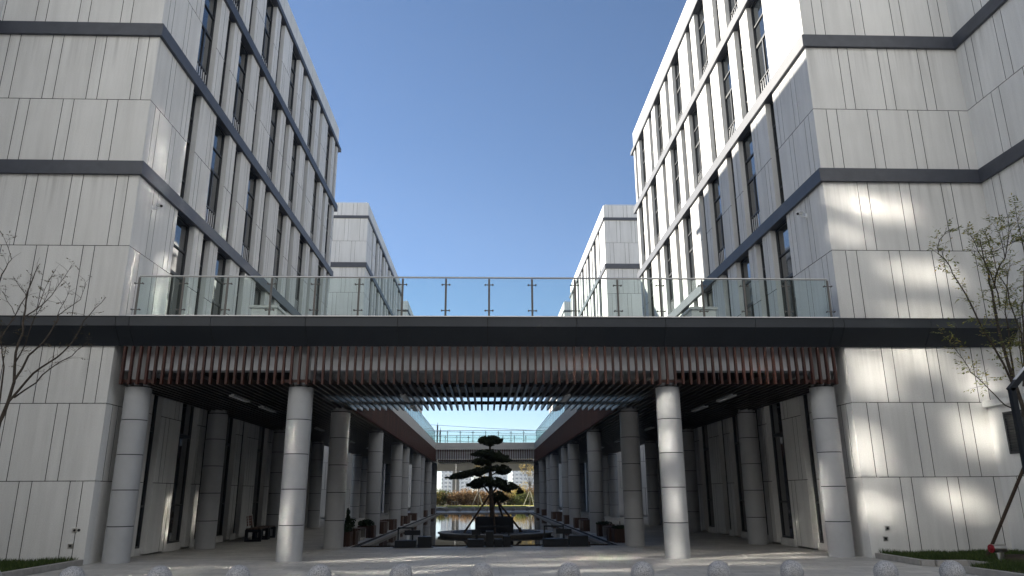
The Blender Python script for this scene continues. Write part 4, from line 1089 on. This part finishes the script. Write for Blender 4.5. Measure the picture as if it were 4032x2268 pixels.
for x, z, w, h in ((-37.3,29.85,.9,1.0),(-35.5,30.05,1.2,.7),(-34.5,29.55,.8,.8),(-37.5,27.85,.8,1.1),(-34.6,28.1,1.1,.9),(-37.3,26.3,.9,.6),(-34.9,26.4,1.0,.55),
                   (-36.9,34.8,1.3,.8),(-35.3,34.2,1.7,1.1),(-35.3,32.5,1.9,.9),(-35.5,31.4,1.8,.45),(-37.3,33.7,.8,.7),
                   (-42.8,29.2,.9,.7),(-42.7,28.1,.8,.6),(-42.8,26.7,.9,.9),(-42.7,25.4,1.0,.7),(-52.5,28.2,.7,.7),(-52.4,26.3,.6,1.3),
                   (-53.2,31.0,1.4,.3),(-46.6,31.0,1.1,.3),(-40.2,29.9,.9,.8),(-44.8,30.0,1.0,.8),(-55.0,29.8,.7,.5),(-39.2,27.0,.5,1.2)):
    glint(x, z, w*1.08, h*(1.05 if z < 31 else .5))  # panes placed where their reflected sun lands on walls and columns
for gy, segs in ((22.3,((-4.5,2.2),(1.5,3.0),(6.0,2.6))),(20.7,((-6.6,1.6),(-1.5,3.4),(4.0,2.8),(8.0,1.6))),(19.4,((-3.2,2.6),(2.3,3.2),(7.2,2.6))),(18.0,((-6.8,2.4),(0.2,3.6),(5.6,3.4))),(16.6,((-7.6,2.2),(-2.6,2.8),(2.4,2.2),(7.2,1.5)))):
    for gx, gl in segs:
        glint(gx - 1.5284*(gy+12) + .2, .8092*(gy+12), gl, .42, .0005, M_mirror_clear)  # strips aimed to lay stripes of reflected sun on the paving
# ------------------------------------------------------------------ air
HZ = MB(); HZ.box(-1000, 1000, -400, 1500, -1.4, 46.5)
mh = bpy.data.materials.new('haze_air'); mh.use_nodes = True; hn = mh.node_tree
hn.nodes.remove(hn.nodes['Principled BSDF'])
pv = hn.nodes.new('ShaderNodeVolumePrincipled'); pv.inputs['Density'].default_value = HAZE; pv.inputs['Color'].default_value = (.86,.93,1,1); pv.inputs['Anisotropy'].default_value = .3
hn.links.new(pv.outputs[0], hn.nodes['Material Output'].inputs['Volume'])
o = HZ.build('haze', mh); tag(o, 'thin pale air haze fading the distant towers', 'haze', kind='stuff')
# ------------------------------------------------------------------ sky, sun, camera
AZ, EL = R(56.8), R(23.9)                     # sun azimuth from +Y towards -X, and height
w = bpy.data.worlds.new('World'); sc.world = w; w.use_nodes = True
nt = w.node_tree; bg = nt.nodes['Background']
sky = nt.nodes.new('ShaderNodeTexSky'); sky.sky_type = 'NISHITA'; sky.sun_disc = False
sky.sun_elevation = EL; sky.sun_rotation = -AZ
sky.air_density = 1.0; sky.dust_density = .5; sky.ozone_density = 3.5; sky.altitude = 1800
nt.links.new(sky.outputs[0], bg.inputs[0]); bg.inputs[1].default_value = .05
L = bpy.data.lights.new('Sun', 'SUN'); L.energy = 4.5; L.angle = R(.53); L.color = (1.0,.93,.81)
lo = bpy.data.objects.new('Sun', L); col.objects.link(lo)
d = Vector((-math.sin(AZ)*math.cos(EL), math.cos(AZ)*math.cos(EL), math.sin(EL)))
lo.rotation_euler = d.to_track_quat('Z', 'Y').to_euler(); lo.location = d*200

cd = bpy.data.cameras.new('Camera'); cam = bpy.data.objects.new('Camera', cd); col.objects.link(cam)
f_px, pitch, roll, yaw = 2862.67, .2757, -.0055, .0367
cd.sensor_width = 36; cd.lens = 36*f_px/4032; cd.clip_end = 6000; cd.clip_start = .05
fw = Vector((math.sin(yaw)*math.cos(pitch), math.cos(yaw)*math.cos(pitch), math.sin(pitch)))
rt = Vector((math.cos(yaw), -math.sin(yaw), 0)); up = rt.cross(fw)
r2 = rt*math.cos(roll) + up*math.sin(roll); u2 = -rt*math.sin(roll) + up*math.cos(roll)
cam.matrix_world = Matrix(((r2.x,u2.x,-fw.x,0),(r2.y,u2.y,-fw.y,0),(r2.z,u2.z,-fw.z,1.6),(0,0,0,1)))
sc.camera = cam
vs = sc.view_settings; vs.view_transform = 'Standard'; vs.look = 'None'; vs.gamma = 1; vs.exposure = 1.75; vs.use_curve_mapping = False
cy = sc.cycles
cy.max_bounces = 10; cy.diffuse_bounces = 4; cy.glossy_bounces = 5; cy.transparent_max_bounces = 24; cy.transmission_bounces = 6
cy.use_denoising = True; cy.use_guiding = True; cy.use_surface_guiding = True; cy.guiding_training_samples = 256; cy.blur_glossy = .05; cy.sample_clamp_indirect = 0
